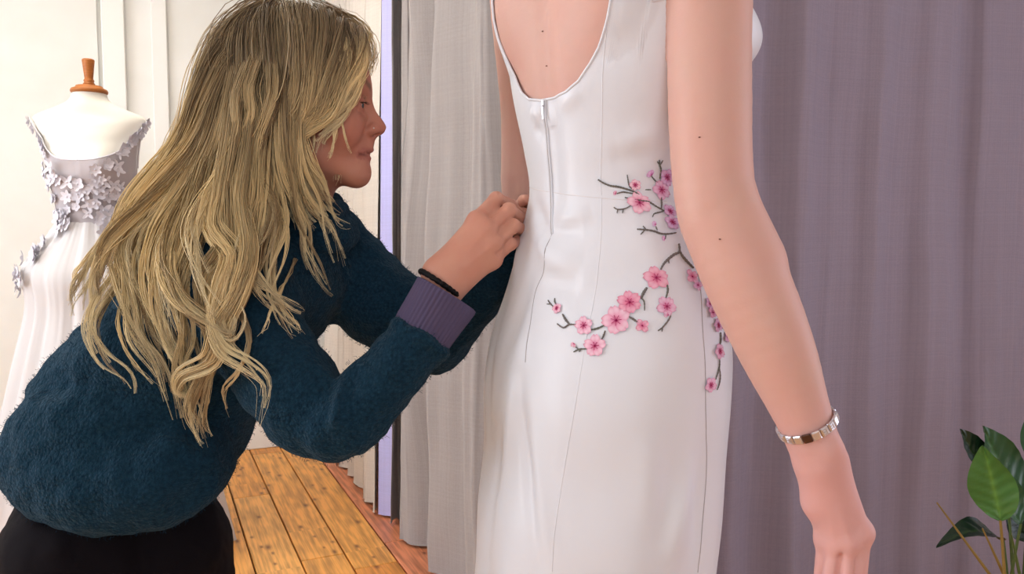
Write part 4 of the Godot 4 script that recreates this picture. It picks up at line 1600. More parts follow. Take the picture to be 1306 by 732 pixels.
func build_seamstress() -> void:
	var fwd := cam_rt
	hz = (EYE - P(400, 150, HD)).normalized()
	hz = (hz - Vector3.UP * hz.y).normalized()
	var who := thing("person", "blonde woman in a dark teal sweater and black trousers bending to pin the dress", "person")
	var o := P(150, 640, 1.15)
	o.y = 0
	who.position = o
	# ---- head and neck
	var hx := Vector3.UP.cross(hz).normalized()
	var hb := Basis(hx, Vector3.UP, hz)
	var m := HD / FOC
	var f := Field.new()
	f.ell(H(380, 106), Vector3(86 * m, 84 * m, .074), .02, hb)
	f.ell(H(428, 150), Vector3(42 * m, 74 * m, .058), .03, hb)
	f.ell(H(431, 108), Vector3(31 * m, 34 * m, .054), .03, hb)
	for s in [-1.0, 1.0]:
		f.cap(H(388, 192, .047 * s), H(448, 221.5, .015 * s), .0145, .013, .02)
		f.ell(H(436, 166, .040 * s), Vector3(.022, .026, .020), .025, hb)
		f.cap(H(455.5, 115, .008 * s), H(448, 114, .040 * s), .0085, .010, .014)
	f.cap(H(454, 116), H(451, 106), .011, .013, .012)
	f.ell(H(456.5, 224.5), Vector3(.0165, .0155, .017), .018, hb)
	f.cap(H(453, 212), H(452, 195), .0165, .018, .02)
	# eye sockets before the nose, so that the bridge stays full
	for s in [-1.0, 1.0]:
		f.ell(H(465, 136, .034 * s), Vector3(.016, .0125, .018), .012, hb, true)
	f.cap(H(461.5, 124), H(477.5, 153), .0062, .0088, .010)
	f.ell(H(482, 162.5), Vector3(.0118, .0098, .0105), .010, hb)
	f.cap(H(480, 167), H(470, 174), .0062, .006, .008)
	for s in [-1.0, 1.0]:
		f.ell(H(473.5, 166.5, .0125 * s), Vector3(.0105, .0078, .0068), .007, hb)
	# lips
	f.cap(H(470, 184), H(469, 178), .006, .006, .014)
	for s in [-1.0, 1.0]:
		f.cap(H(471, 191.5, 0), H(458, 197.8, .020 * s), .0060, .0026, .0025)
		f.cap(H(467.5, 202.0, 0), H(458, 199.6, .018 * s), .0064, .0026, .0025)
		f.cap(H(480.5, 172.5, .006 * s), H(476, 173.5, .0075 * s), .003, .0026, .003, Vector3.ZERO, 1.0, true)
	f.cap(H(476, 196.6, 0), H(457, 198.8, .024), .0022, .0012, .003, Vector3.ZERO, 1.0, true)
	f.cap(H(476, 196.6, 0), H(457, 198.8, -.024), .0022, .0012, .003, Vector3.ZERO, 1.0, true)
	# the creases round the wings of the nose and from there towards the mouth
	for s in [-1.0, 1.0]:
		f.rg.append([H(469, 158, .016 * s), H(464, 167, .021 * s), .0032, -.0022])
		f.rg.append([H(464, 170, .023 * s), H(455, 190, .031 * s), .006, -.0012])
		f.rg.append([H(462, 207, 0), H(455, 205, .02 * s), .005, -.0018])
	# eyeballs and lids
	for s in [-1.0, 1.0]:
		f.ell(H(450, 138.5, .031 * s), Vector3(.0125, .0125, .0125), .004, hb)
		f.cap(H(461.5, 132.5, .024 * s), H(455, 133.5, .042 * s), .0038, .0034, .006)
		f.cap(H(460.0, 143.5, .024 * s), H(454, 143, .042 * s), .003, .003, .006)
	# ears
	for s in [-1.0, 1.0]:
		f.ell(H(374, 152, .076 * s), Vector3(.016, .032, .009), .012, hb)
		f.ell(H(377, 152, .086 * s), Vector3(.007, .019, .006), .006, hb, true)
	f.cap(H(390, 190, 0), P(362, 322, 1.17), .049, .056, .03)
	head = f
	# trunk inside the clothes, from the neck to the hips, with arms
	var inner := Field.new()
	inner.cap(P(350, 335, 1.17), P(165, 540, 1.15), .09, .09, .03)
	inner.cap(P(165, 540, 1.15), P(150, 650, 1.15), .09, .09, .03)
	inner.cap(P(300, 368, 1.05), P(410, 300, 1.28), .05, .05, .03)
	inner.cap(P(362, 345, 1.17), P(370, 290, 1.155), .060, .058, .03)
	var re := [P(290, 380, 1.05), P(414, 532, .985), P(538, 427, .992), P(566, 372, 1.003)]
	for e in [[re[0], re[1], .036, .028], [re[1], re[2], .028, .022], [re[2], re[3], .022, .022]]:
		inner.cap(e[0], e[1], e[2], e[3], .02)
	var le := [P(404, 302, 1.275), P(545, 424, 1.235), P(650, 318, 1.15)]
	inner.cap(le[0], le[1], .042, .036, .02)
	inner.cap(le[1], le[2], .036, .024, .02)
	for s in [0, 1]:
		var hip := P(108, 650, 1.06) if s == 0 else P(205, 650, 1.20)
		inner.cap(hip + Vector3(.01, -.06, 0), hip + Vector3(.03, -.42, 0), .06, .045, .03)
		inner.cap(hip + Vector3(.03, -.42, 0), Vector3(hip.x - .02, .09, hip.z), .05, .036, .02)
	# ---- her right hand, fingers curled round the cloth
	var rh := Field.new()
	var kn := [P(608, 281, 1.012), P(621, 293, 1.004), P(630, 311, 1.006), P(628, 331, 1.014)]
	var wr := [P(562, 346, 1.012), P(567, 352, 1.003), P(572, 358, 1.0), P(577, 364, 1.004)]
	rh.cap(P(555, 385, 1.0), P(568, 358, 1.006), .0255, .0245, .01, (EYE - P(560, 370, 1)).normalized(), .8)
	for i in 4:
		rh.cap(wr[i], kn[i], .0155, .0108, .018)
		rh.ell(kn[i] - (P(600, 300, 1.0) - EYE).normalized() * .001, Vector3.ONE * .0112, .010)
	rh.cap(P(562, 350, 1.018), P(606, 312, 1.03), .02, .016, .02)
	var fg := [[kn[0], P(633, 254, 1.030), P(652, 262, 1.064), P(663, 274, 1.082)], [kn[1], P(649, 268, 1.020), P(662, 277, 1.052), P(668, 285, 1.076)], [kn[2], P(655, 288, 1.018), P(665, 292, 1.046), P(668, 294, 1.068)], [kn[3], P(651, 311, 1.022), P(660, 308, 1.046), P(663, 306, 1.066)]]
	var fr := [[.0104, .0092, .0082, .0070], [.0100, .0090, .0082, .0070], [.0094, .0084, .0076, .0066], [.0088, .0078, .0070, .0062]]
	for i in 4:
		for j in 3:
			rh.cap(fg[i][j], fg[i][j + 1], fr[i][j], fr[i][j + 1], .003 if j == 0 else .002)
		rh.ell(fg[i][1], Vector3.ONE * (fr[i][1] * 1.06), .004)
	rh.cap(P(574, 338, 1.028), P(612, 296, 1.058), .014, .0125, .014)
	rh.cap(P(612, 296, 1.058), P(642, 276, 1.078), .012, .0102, .004)
	rh.cap(P(642, 276, 1.078), P(664, 272, 1.088), .0102, .0082, .004)
	for e in [[[614, 290, 1.002], [641, 264, 1.012]], [[630, 303, .998], [653, 283, 1.008]], [[634, 323, 1.0], [656, 305, 1.010]]]:
		rh.rg.append([P(e[0][0], e[0][1], e[0][2]), P(e[1][0], e[1][1], e[1][2]), .0038, -.0024])
	rh.cap(P(616, 288, 1.014), P(632, 272, 1.026), .0075, .006, .008)
	rh.cap(P(630, 306, 1.012), P(646, 290, 1.024), .0075, .006, .008)
	for i in 4:
		rh.rg.append([wr[i].lerp(kn[i], .4) + (EYE - kn[i]).normalized() * .012, kn[i] + (EYE - kn[i]).normalized() * .010, .0035, .0009])
	rh.rg.append([P(572, 340, .985), P(598, 352, .985), .006, -.0010])
	# her left hand, mostly behind the other one
	var lh := Field.new()
	var lk := [P(668, 296, 1.152), P(672, 288, 1.148), P(672, 280, 1.146), P(668, 273, 1.146)]
	lh.cap(P(648, 322, 1.150), P(656, 308, 1.150), .023, .022, .01)
	for i in 4:
		lh.cap(P(652 + i, 312 - 2 * i, 1.152), lk[i], .014, .0105, .014)
	var lf := [[lk[3], P(664, 262, 1.122), P(668, 256, 1.100), P(672, 254, 1.088)], [lk[2], P(676, 271, 1.128), P(682, 268, 1.112), P(684, 268, 1.10)], [lk[1], P(682, 282, 1.13), P(686, 280, 1.115), P(688, 279, 1.10)], [lk[0], P(680, 293, 1.135), P(684, 292, 1.118), P(686, 290, 1.105)]]
	for i in 4:
		for j in 3:
			lh.cap(lf[i][j], lf[i][j + 1], fr[i][j] * .95, fr[i][j + 1] * .95, .004)
	lh.cap(P(656, 300, 1.14), P(660, 282, 1.115), .012, .010, .012)
	lh.cap(P(660, 282, 1.115), P(668, 272, 1.094), .010, .008, .004)
	var mb := MB.new()
	mb.colored = true
	var hc := H(400, 140)
	var cut := P(372, 292, 1.158)
	f.nets(mb, hc + Vector3(-.16, -.24, -.16), hc + Vector3(.16, .16, .16), .004, [[cut, (H(396, 190) - cut).normalized()]], face_skin)
	inner.nets(mb, Vector3(-.85, .05, -1.55), Vector3(.1, 1.35, -.75), .02, [], hand_skin)
	for e in [[rh, P(612, 312, 1.03)], [lh, P(668, 290, 1.12)]]:
		e[0].nets(mb, e[1] + Vector3(-.095, -.095, -.09), e[1] + Vector3(.095, .095, .09), .0031, [], hand_skin)
	shift(mb, o)
	var body := obj("body", mb, M.skin, who)
	# eyes
	for s in [-1.0, 1.0]:
		mb = MB.new()
		var ec := H(450.8, 138.3, .031 * s)
		var dir := (H(470, 141, .031 * s) - ec).normalized()
		var ex := dir.cross(Vector3.UP).normalized()
		mb.grid(12, 20, func(i, j): return ec + (dir * cos(i * .14) + (ex * cos(TAU * j / 20.0) + ex.cross(dir) * sin(TAU * j / 20.0)) * sin(i * .14)) * .0127 - o, true)
		var eye := obj("eye", mb, M.sclera, who)
		mb = MB.new()
		mb.grid(5, 20, func(i, j): return ec + (dir * cos(i * .11) + (ex * cos(TAU * j / 20.0) + ex.cross(dir) * sin(TAU * j / 20.0)) * sin(i * .11)) * .0130 - o, true)
		obj("iris", mb, M.iris, eye)
		mb = MB.new()
		for k in 13:
			var t := k / 12.0
			var a := H(464.5, 134.5, .020 * s).lerp(H(457, 137, .045 * s), t) + Vector3(0, sin(PI * t) * .002, 0)
			var tip := a + (H(500, 140, (.02 + .06 * t) * s) - a).normalized() * .008 + Vector3(0, -.001, 0)
			mb.tube(PackedVector3Array([a - o, a.lerp(tip, .5) + Vector3(0, -.001, 0) - o, tip + Vector3(0, .001, 0) - o]), PackedFloat32Array([.00026, .0002, .0001]), 4)
		obj("eyelashes", mb, M.black_elastic, who)
	mb = MB.new()
	mb.lathe(Vector3.ZERO, [[0.0, -.0012], [.0010, -.0007], [.0013, 0.0], [.0010, .0007], [0.0, .0012]], 10)
	var st := H(475.5, 165.5, .0185)
	for i in mb.v.size(): mb.v[i] += st - o
	obj("nose_stud", mb, M.steel, who)
	build_clothes(who, o, re, le)
	build_hair(who, o)

func build_clothes(who: Node3D, o: Vector3, re: Array, le: Array) -> void:
	var f := Field.new()
	f.noise = FastNoiseLite.new()
	f.noise.seed = 8
	f.noise.frequency = 22.0
	f.noise.fractal_octaves = 2
	f.namp = .004
	# waist band bulge, back, chest, shoulders
	f.ell(P(160, 546, 1.14), Vector3(.144, .128, .152), .02)
	f.cap(P(180, 522, 1.14), P(318, 358, 1.17), .138, .130, .02)
	f.ell(P(232, 548, 1.15), Vector3(.09, .085, .11), .03)
	f.cap(P(296, 366, 1.06), P(390, 324, 1.27), .082, .074, .05)
	f.cap(P(358, 334, 1.165), P(374, 296, 1.158), .086, .060, .04)
	# the hem bunched over the trousers
	f.chain([P(42, 578, 1.11), P(56, 596, 1.065), P(84, 616, 1.035), P(120, 628, 1.018), P(160, 628, 1.015), P(204, 621, 1.02), P(240, 605, 1.045), P(262, 584, 1.075)], [.026, .028, .029, .029, .029, .029, .028, .027], .06, .06)
	# right sleeve
	f.cap(P(288, 376, 1.05), P(392, 520, .995), .066, .057, .03)
	f.cap(P(392, 522, .995), P(424, 541, .975), .057, .047, .008)
	f.cap(P(424, 541, .975), P(446, 534, .972), .047, .0455, .004)
	f.cap(P(446, 534, .972), P(529, 441, .991), .0455, .0395, .006)
	f.torus(P(536, 430.5, .992), P(569.5, 375.5, .999) - P(536, 430, .992), .0368, .0052, .008)
	# left sleeve
	f.cap(P(407, 304, 1.27), P(486, 388, 1.25), .068, .068, .03)
	f.cap(P(486, 388, 1.25), P(551, 424, 1.235), .070, .064, .006)
	f.cap(P(551, 424, 1.235), P(590, 384, 1.20), .064, .052, .006)
	f.cap(P(590, 384, 1.20), P(646, 322, 1.152), .052, .040, .006)
	# soft cowl collar in rolls
	var cn := (P(396, 190, HD) - P(366, 300, 1.16)).normalized()
	f.torus(P(391, 268, 1.15), cn + cam_rt * .12, .060, .0165, .005)
	f.torus(P(391, 249, 1.145), cn + cam_rt * .2, .050, .0145, .003)
	f.torus(P(386, 285, 1.155), cn, .064, .019, .010)
	# folds
	for e in [[[425, 476, .95], [412, 520, .92], .012, -.014], [[448, 480, .95], [440, 520, .92], .010, -.013], [[463, 455, .96], [470, 500, .93], .012, -.004], [[436, 478, .95], [426, 530, .92], .010, .010], [[410, 462, .96], [396, 500, .93], .014, .005],
			[[402, 470, .95], [380, 540, .93], .016, -.006], [[392, 585, .95], [452, 552, .93], .014, -.003], [[60, 486, 1.05], [150, 508, 1.0], .022, -.010], [[28, 520, 1.1], [80, 500, 1.03], .02, -.008], [[60, 612, 1.03], [230, 640, 1.0], .016, -.004], [[225, 640, 1.0], [310, 570, 1.03], .016, -.003],
			[[470, 305, 1.2], [455, 370, 1.18], .014, -.005], [[500, 345, 1.2], [480, 410, 1.18], .014, .005], [[445, 285, 1.2], [430, 350, 1.18], .014, .004], [[330, 540, 1.0], [360, 470, .97], .02, -.007], [[300, 560, 1.0], [330, 500, .98], .016, .004],
			[[100, 440, 1.02], [180, 470, .99], .03, .006], [[200, 560, .99], [280, 530, .99], .03, .004]]:
		f.rg.append([P(e[0][0], e[0][1], e[0][2]), P(e[1][0], e[1][1], e[1][2]), e[2], e[3]])
	sweater = f
	var mb := MB.new()
	# the sleeves end where the cuffs begin
	f.nets(mb, Vector3(-.86, .68, -1.52), Vector3(.06, 1.40, -.78), .0067)
	# fuzz: short fibres standing off the wool
	var fz := MB.new()
	var n := mb.v.size()
	var r := RandomNumberGenerator.new()
	r.seed = 17
	for k in 18000:
		var i := r.randi() % n
		var p := mb.v[i]
		var nn := mb.n[i]
		if nn.dot(EYE - p) < -.25 * p.distance_to(EYE):
			continue
		var d := (nn + Vector3(r.randf_range(-1, 1), r.randf_range(-1, 1), r.randf_range(-1, 1)) * 1.1).normalized()
		var q := p + Vector3(r.randf_range(-.003, .003), r.randf_range(-.003, .003), r.randf_range(-.003, .003))
		var e := q + d * r.randf_range(.0016, .0036) + Vector3(r.randf_range(-.002, .002), r.randf_range(-.002, .002), 0)
		fz.tube(PackedVector3Array([q - nn * .001 - o, q + nn * .0016 - o, e - o]), PackedFloat32Array([.00028, .00024, .00014]), 3, Color.WHITE, false)
	shift(mb, o)
	var sw := obj("sweater", mb, M.wool, who)
	tag(sw, "dark teal fuzzy boucle sweater")
	tag(obj("wool_fuzz", fz, M.fuzz, sw), "", "", "", "stuff")
	# knitted cuff folded back on the right sleeve, ribs along the arm
	mb = MB.new()
	var a := P(536, 430, .992)
	var b := P(569.5, 375.5, .999)
	var ax := (b - a).normalized()
	var cx := ax.cross(cam_fw).normalized()
	var cz := cx.cross(ax).normalized()
	var prof := [[-.06, .036], [0.0, .0385], [.2, .0395], [.5, .0405], [.8, .0420], [.95, .0428], [1.0, .0425], [1.015, .0410], [1.0, .0385], [.8, .036], [.5, .034]]
	mb.grid(prof.size(), 240, func(i, j):
		var t: float = TAU * j / 240.0
		var rr: float = prof[i][1] + (.0007 * sin(t * 44.0) if i < 8 else 0.0) + .0008 * sin(t * 3.0 + i)
		return a.lerp(b, prof[i][0]) + (cx * cos(t) + cz * sin(t) * .86) * rr - o, true)
	tag(obj("cuff", mb, M.cuff_knit, who), "ribbed purple grey cuff turned back")
	# black elastic band on the wrist with a few beads
	mb = MB.new()
	var wc := P(561, 362, 1.003)
	var wn := (ax + cam_rt * .05).normalized()
	var pts := PackedVector3Array()
	var rd := PackedFloat32Array()
	var wx := wn.cross(cam_fw).normalized()
	var wz := wx.cross(wn).normalized()
	for k in 65:
		var t := TAU * k / 64.0
		pts.append(wc + wx * cos(t) * .0290 + wz * sin(t) * .027 - o); rd.append(.0036 + .0006 * sin(k * 2.1))
	mb.tube(pts, rd, 10, Color.WHITE, false)
	var band := obj("wristband", mb, M.black_elastic, who)
	tag(band, "black elastic wristband")
	mb = MB.new()
	for k in 5:
		var t := PI * 1.2 + .2 * k
		var c := wc + wx * cos(t) * .031 + wz * sin(t) * .029 - o
		mb.lathe(c, [[0.0, -.0036], [.0026, -.0026], [.0037, 0.0], [.0026, .0026], [0.0, .0036]], 12)
	obj("bead", mb, M.black_elastic, band)
	# trousers down to the shoes
	var t := Field.new()
	t.noise = f.noise
	t.namp = .002
	var rp := P(113, 705, 1.09)
	var lp := P(205, 705, 1.21)
	t.ell(P(148, 694, 1.15), Vector3(.154, .128, .125), .03)
	for s in [0, 1]:
		var hip := rp if s == 0 else lp
		var kne := Vector3(hip.x + .045, .46, hip.z - .01)
		var ank := Vector3(hip.x - .01, .09, hip.z)
		t.cap(hip, kne, .106, .070, .03)
		t.cap(kne, ank, .070, .056, .02)
	for e in [[[8, 664, 1.1], [90, 668, .98], .010, -.006], [[10, 694, 1.1], [80, 700, .98], .012, .005], [[185, 680, 1.05], [175, 740, 1.05], .02, -.012], [[20, 720, 1.08], [90, 724, .98], .012, .004]]:
		t.rg.append([P(e[0][0], e[0][1], e[0][2]), P(e[1][0], e[1][1], e[1][2]), e[2], e[3]])
	mb = MB.new()
	t.nets(mb, Vector3(-.95, .02, -1.6), Vector3(-.1, 1.0, -.75), .012)
	shift(mb, o)
	tag(obj("trousers", mb, M.black_cloth, who), "plain black trousers")
	for s in [0, 1]:
		var hip := rp if s == 0 else lp
		var sh := Field.new()
		var dir := (cam_rt + cam_fw * .3).normalized()
		dir.y = 0
		sh.cap(Vector3(hip.x - .02, .045, hip.z), Vector3(hip.x, .038, hip.z) + dir * .13, .042, .036, .02)
		sh.cap(Vector3(hip.x - .012, .11, hip.z), Vector3(hip.x - .012, .06, hip.z), .042, .044, .02)
		sh.cap(Vector3(hip.x, .03, hip.z) + dir * .1, Vector3(hip.x, .03, hip.z) + dir * .16, .036, .028, .02)
		sh.custom(func(p: Vector3): return absf(p.y - .008) - .007 + maxf(0.0, Vector2(p.x - hip.x - dir.x * .06, p.z - hip.z - dir.z * .06).length() - .10) , .01)
		mb = MB.new()
		sh.nets(mb, Vector3(hip.x - .12, .0, hip.z - .16), Vector3(hip.x + .26, .16, hip.z + .14), .008)
		for i in mb.v.size(): mb.v[i].y = maxf(mb.v[i].y, .001)
		shift(mb, o)
		obj("shoe", mb, M.shoe_leather, who)

# ---------------------------------------------------------------- her hair: a cap and long waving locks of single strands
func surface_depth(x: float, y: float) -> float:
	var dir := (P(x, y, 1.0) - EYE)
	var a := head.march(EYE, dir, .85, 1.5)
	var b := sweater.march(EYE, dir, .8, 1.5)
	if a < 0.0: return b
	if b < 0.0: return a
	return minf(a, b)

func build_hair(who: Node3D, o: Vector3) -> void:
	var hx := Vector3.UP.cross(hz).normalized()
	var hb := Basis(hx, Vector3.UP, hz)
	var m := HD / FOC
	var f := Field.new()
	f.ell(H(377, 106), Vector3(92 * m, 89 * m, .083), .03, hb)
	f.cap(H(352, 150, 0), H(345, 235, 0), .075, .055, .05)
	f.ell(H(462, 150), Vector3(58 * m, 80 * m, .12), .03, hb, true)
	f.ell(H(436, 160), Vector3(50 * m, 64 * m, .12), .03, hb, true)
	var mb := MB.new()
	mb.colored = true
	f.nets(mb, H(370, 150) + Vector3(-.17, -.2, -.16), H(370, 150) + Vector3(.17, .2, .16), .006, [], func(p, n): return lin(96, 76, 52).lerp(lin(126, 100, 66), .5 + .5 * wob.get_noise_3d(p.x * 60, p.y * 8, p.z * 60)))
	shift(mb, o)
	var hair := obj("hair", mb, M.hair, who)
	tag(hair, "long wavy blonde hair with darker roots")
	# every lock: [pixels from root to tip], margin over what lies below, clump width in pixels at root / middle / tip, tone 0 dark .. 1 light, strands
	var L := []
	# long waves down the back, traced one by one
	L.append([[[330, 14], [288, 48], [262, 100], [243, 160], [214, 208], [178, 254], [150, 300], [127, 330], [112, 358], [114, 388]], .020, 16, 14, 5, .8, 90])
	L.append([[[326, 14], [280, 56], [256, 112], [236, 168], [204, 214], [166, 260], [138, 304], [114, 344], [99, 378], [97, 408]], .012, 14, 13, 6, .75, 70])
	L.append([[[336, 12], [296, 52], [270, 110], [252, 170], [226, 222], [196, 270], [160, 312], [153, 350], [128, 388], [117, 420], [132, 458], [158, 482], [167, 508]], .026, 16, 13, 4, .62, 100])
	L.append([[[338, 12], [300, 54], [276, 116], [258, 178], [226, 232], [178, 278], [150, 316], [156, 362], [164, 396], [174, 428], [199, 460], [214, 498], [226, 543]], .022, 15, 13, 4, .5, 100])
	L.append([[[342, 11], [306, 56], [282, 120], [266, 180], [240, 236], [212, 284], [198, 330], [196, 366], [201, 400], [217, 440], [240, 470], [238, 492], [250, 520]], .030, 15, 15, 4, .66, 110])
	L.append([[[346, 10], [314, 56], [292, 120], [276, 184], [254, 240], [226, 292], [214, 334], [220, 362], [236, 388], [270, 412], [294, 428], [305, 408], [300, 392]], .034, 15, 13, 5, .55, 100])
	L.append([[[350, 10], [320, 56], [304, 124], [292, 190], [278, 246], [270, 290], [294, 326], [284, 366], [274, 408], [286, 446], [318, 470], [337, 494], [328, 542]], .030, 14, 12, 3, .72, 100])
	L.append([[[352, 10], [324, 60], [310, 130], [302, 196], [296, 254], [290, 314], [264, 354], [266, 394], [276, 440], [258, 480], [243, 520], [254, 548], [266, 566]], .026, 14, 14, 4, .6, 110])
	L.append([[[354, 10], [332, 62], [320, 130], [312, 196], [306, 254], [318, 318], [305, 372], [284, 414], [271, 460], [234, 480], [227, 500], [246, 510], [252, 556]], .034, 14, 12, 4, .8, 100])
	L.append([[[358, 10], [340, 64], [330, 134], [324, 200], [322, 250], [309, 298], [315, 332], [338, 370], [367, 392], [388, 398]], .034, 14, 13, 3, .74, 90])
	L.append([[[364, 11], [352, 66], [346, 136], [344, 204], [352, 252], [356, 290], [348, 336], [348, 374], [366, 410], [381, 432]], .024, 14, 10, 2, .62, 60])
	L.append([[[372, 12], [366, 68], [360, 138], [362, 206], [374, 256], [386, 290], [392, 322], [409, 358], [429, 380]], .022, 14, 11, 3, .6, 70])
	L.append([[[380, 13], [378, 70], [374, 140], [380, 206], [396, 252], [408, 276], [420, 298], [438, 340]], .018, 14, 10, 3, .58, 70])
	L.append([[[388, 14], [390, 74], [386, 144], [394, 206], [412, 246], [432, 274], [448, 290]], .014, 14, 9, 2, .7, 60])
	L.append([[[348, 10], [308, 60], [286, 128], [270, 194], [252, 262], [238, 316], [228, 372], [236, 430], [226, 470], [232, 512], [240, 548]], .018, 15, 13, 5, .48, 90])
	L.append([[[346, 10], [300, 58], [272, 120], [250, 182], [220, 240], [188, 296], [176, 344], [184, 392], [196, 428], [214, 458], [222, 500]], .014, 15, 14, 5, .42, 90])
	L.append([[[340, 11], [288, 60], [260, 120], [238, 178], [204, 226], [164, 278], [138, 318], [124, 356], [122, 392], [116, 424]], .014, 15, 14, 6, .55, 80])
	L.append([[[356, 10], [330, 58], [314, 128], [306, 196], [292, 262], [282, 324], [276, 380], [270, 430], [262, 486], [258, 540], [270, 568]], .016, 15, 13, 5, .45, 90])
	L.append([[[360, 10], [344, 66], [336, 140], [332, 210], [336, 266], [326, 322], [310, 366], [296, 408], [288, 446]], .016, 15, 13, 5, .42, 80])
	L.append([[[340, 12], [302, 62], [284, 130], [266, 190], [234, 240], [196, 268], [168, 306], [172, 350], [164, 396]], .040, 10, 10, 4, .9, 50])
	L.append([[[352, 11], [318, 64], [312, 134], [300, 188], [278, 230], [240, 266], [212, 306], [206, 348], [214, 392], [228, 428]], .042, 10, 10, 4, .85, 60])
	# lighter ribbon swinging out in the middle
	L.append([[[358, 12], [338, 50], [318, 110], [322, 150], [304, 200], [300, 240], [316, 276], [312, 318], [300, 350]], .040, 9, 10, 4, .78, 60])
	L.append([[[362, 12], [346, 60], [350, 120], [334, 180], [330, 230], [344, 270], [336, 312], [320, 348]], .038, 9, 9, 4, .5, 60])
	L.append([[[350, 11], [326, 54], [300, 120], [302, 170], [284, 214], [258, 250], [244, 290], [250, 330], [268, 372], [284, 400]], .044, 9, 9, 4, .82, 60])
	# front: straight from the parting past the cheek
	for k in 9:
		var x0 := 372.0 + k * 9.5
		var y0 := 12.0 + k * 2.6 + (k * k) * .06
		var xe := 350.0 + k * 4.0
		L.append([[[x0, y0], [x0 + 2 - k * .4, 52 + k], [x0 - 4 - k * 1.1, 102], [x0 - 12 - k * 2.3, 146], [xe - 4 + k * .2, 186 - k * 1.0], [xe + 6, 226 - k * 1.4], [xe + 24, 262 - k * 1.5], [xe + 34 + k * 2, 300 - k * 3]], .012 + .001 * k, 13, 10, 3, .35 + .11 * (k % 4), 75])
	for k in 6:
		var x0 := 424.0 + k * 7.0
		L.append([[[x0, 24 + k * 2.2], [x0 + 7 - k * .6, 52], [x0 + 6 - k * 1.0, 84], [x0 - 4 - k * 2.0, 118], [x0 - 20 - k * 4, 148], [x0 - 34 - k * 6.7, 172]], .012 + .0015 * k, 8, 6, 2, .4 + .14 * (k % 3), 65])
	L.append([[[455, 33], [465, 56], [466, 84], [460, 108], [444, 134], [420, 160], [398, 184]], .016, 6, 6, 2, .8, 60])
	L.append([[[458, 36], [466, 64], [463, 98], [452, 122], [434, 150], [414, 176], [402, 200]], .012, 5, 5, 2, .55, 50])
	# loose wisps over the cheek
	L.append([[[447, 50], [446, 86], [438, 124], [436, 150], [440, 176], [448, 196], [461, 206]], .008, 2, .8, .3, .8, 8])
	L.append([[[440, 60], [436, 110], [428, 146], [427, 170], [422, 192], [416, 208]], .009, 4, 2.2, .8, .75, 26])
	L.append([[[420, 80], [412, 130], [402, 160], [400, 184], [396, 200]], .010, 4, 2, .6, .7, 20])
	L.append([[[396, 150], [388, 196], [398, 226], [414, 246], [426, 262]], .012, 5, 4, 1.2, .65, 40])
	# thin arcs at the ends
	L.append([[[196, 330], [160, 380], [152, 410], [158, 444], [184, 478], [206, 492]], .016, 3, 2, .6, .6, 14])
	L.append([[[330, 300], [342, 350], [360, 392], [380, 416], [378, 432]], .014, 3, 2, .5, .7, 12])
	L.append([[[300, 380], [318, 436], [300, 476], [286, 500], [298, 538]], .020, 4, 3, .8, .6, 20])
	L.append([[[250, 430], [266, 490], [262, 530], [276, 560]], .022, 5, 4, 1.5, .75, 30])
	L.append([[[284, 440], [262, 490], [246, 520], [243, 550]], .026, 5, 4, 1.2, .7, 30])
	L.append([[[378, 330], [360, 368], [344, 400], [330, 430]], .012, 3, 1.6, .4, .6, 10])
	L.append([[[172, 250], [136, 300], [112, 336], [98, 360], [90, 384], [92, 402]], .010, 5, 6, 4, .85, 40])
	# under layers that close the mass
	for k in 7:
		var x0 := 318.0 + k * 9.0
		var x1 := 150.0 + k * 34.0
		L.append([[[330 + k * 6, 16], [x0 - 30 + k * 6, 70], [x0 - 52 + k * 9, 140], [lerpf(x0 - 60, x1, .35), 206], [lerpf(x0 - 50, x1, .75), 258], [x1, 300], [x1 - 4, 332]], .007, 18, 20, 12, .28, 80])
	# far side of the head and the outline at the crown
	var far := [[[[330, 14], [284, 44], [256, 96], [240, 156], [212, 204], [176, 250], [146, 296]], .5], [[[342, 10], [294, 40], [266, 92], [252, 150], [230, 206], [196, 260]], .4], [[[420, 20], [444, 34], [462, 60], [465, 96], [458, 130]], .6], [[[400, 15], [440, 38], [455, 80], [450, 130], [432, 190], [430, 240]], .45], [[[352, 10], [310, 40], [280, 100], [270, 170], [262, 240], [250, 300]], .35], [[[372, 12], [400, 60], [405, 130], [400, 200], [410, 250]], .4]]
	for e in L + far:
		for q in e[0]:
			if q[1] < 80:
				q[1] += 5.0 * (1.0 - q[1] / 80.0)
	for e in L:
		var g := PackedVector3Array()
		var dd := PackedFloat32Array()
		for q in e[0]:
			var s := surface_depth(q[0], q[1])
			dd.append(s)
		# where the ray misses, carry on from the neighbours
		for i in dd.size():
			if dd[i] < 0.0:
				var a := -1.0
				var b := -1.0
				for j in range(i - 1, -1, -1):
					if dd[j] > 0.0:
						a = dd[j]
						break
				for j in range(i + 1, dd.size()):
					if dd[j] > 0.0:
						b = dd[j]
						break
				dd[i] = 1.08 if a < 0.0 and b < 0.0 else a if b < 0.0 else (b if a < 0.0 else (minf(a, b) * .6 + maxf(a, b) * .4 if a > 0.0 else 1.1))
		dd[0] = HD - .012 if e[0][0][1] < 40 else dd[0]
		# the nearest depth round each point, smoothed, so that the lock lies in one sweep
		var sm := dd.duplicate()
		for i in range(1, dd.size()):
			sm[i] = minf(dd[i], minf(dd[maxi(i - 1, 1)], dd[mini(i + 1, dd.size() - 1)]))
		for k in 2:
			var c := sm.duplicate()
			for i in range(1, dd.size()):
				sm[i] = c[i - 1] * .25 + c[i] * .5 + c[mini(i + 1, dd.size() - 1)] * .25
		for i in dd.size():
			var t := i / float(dd.size() - 1)
			var mg: float = e[1] * clampf(t * 5.0, .25, 1.0)
			g.append(P(e[0][i][0], e[0][i][1], sm[i] - mg))
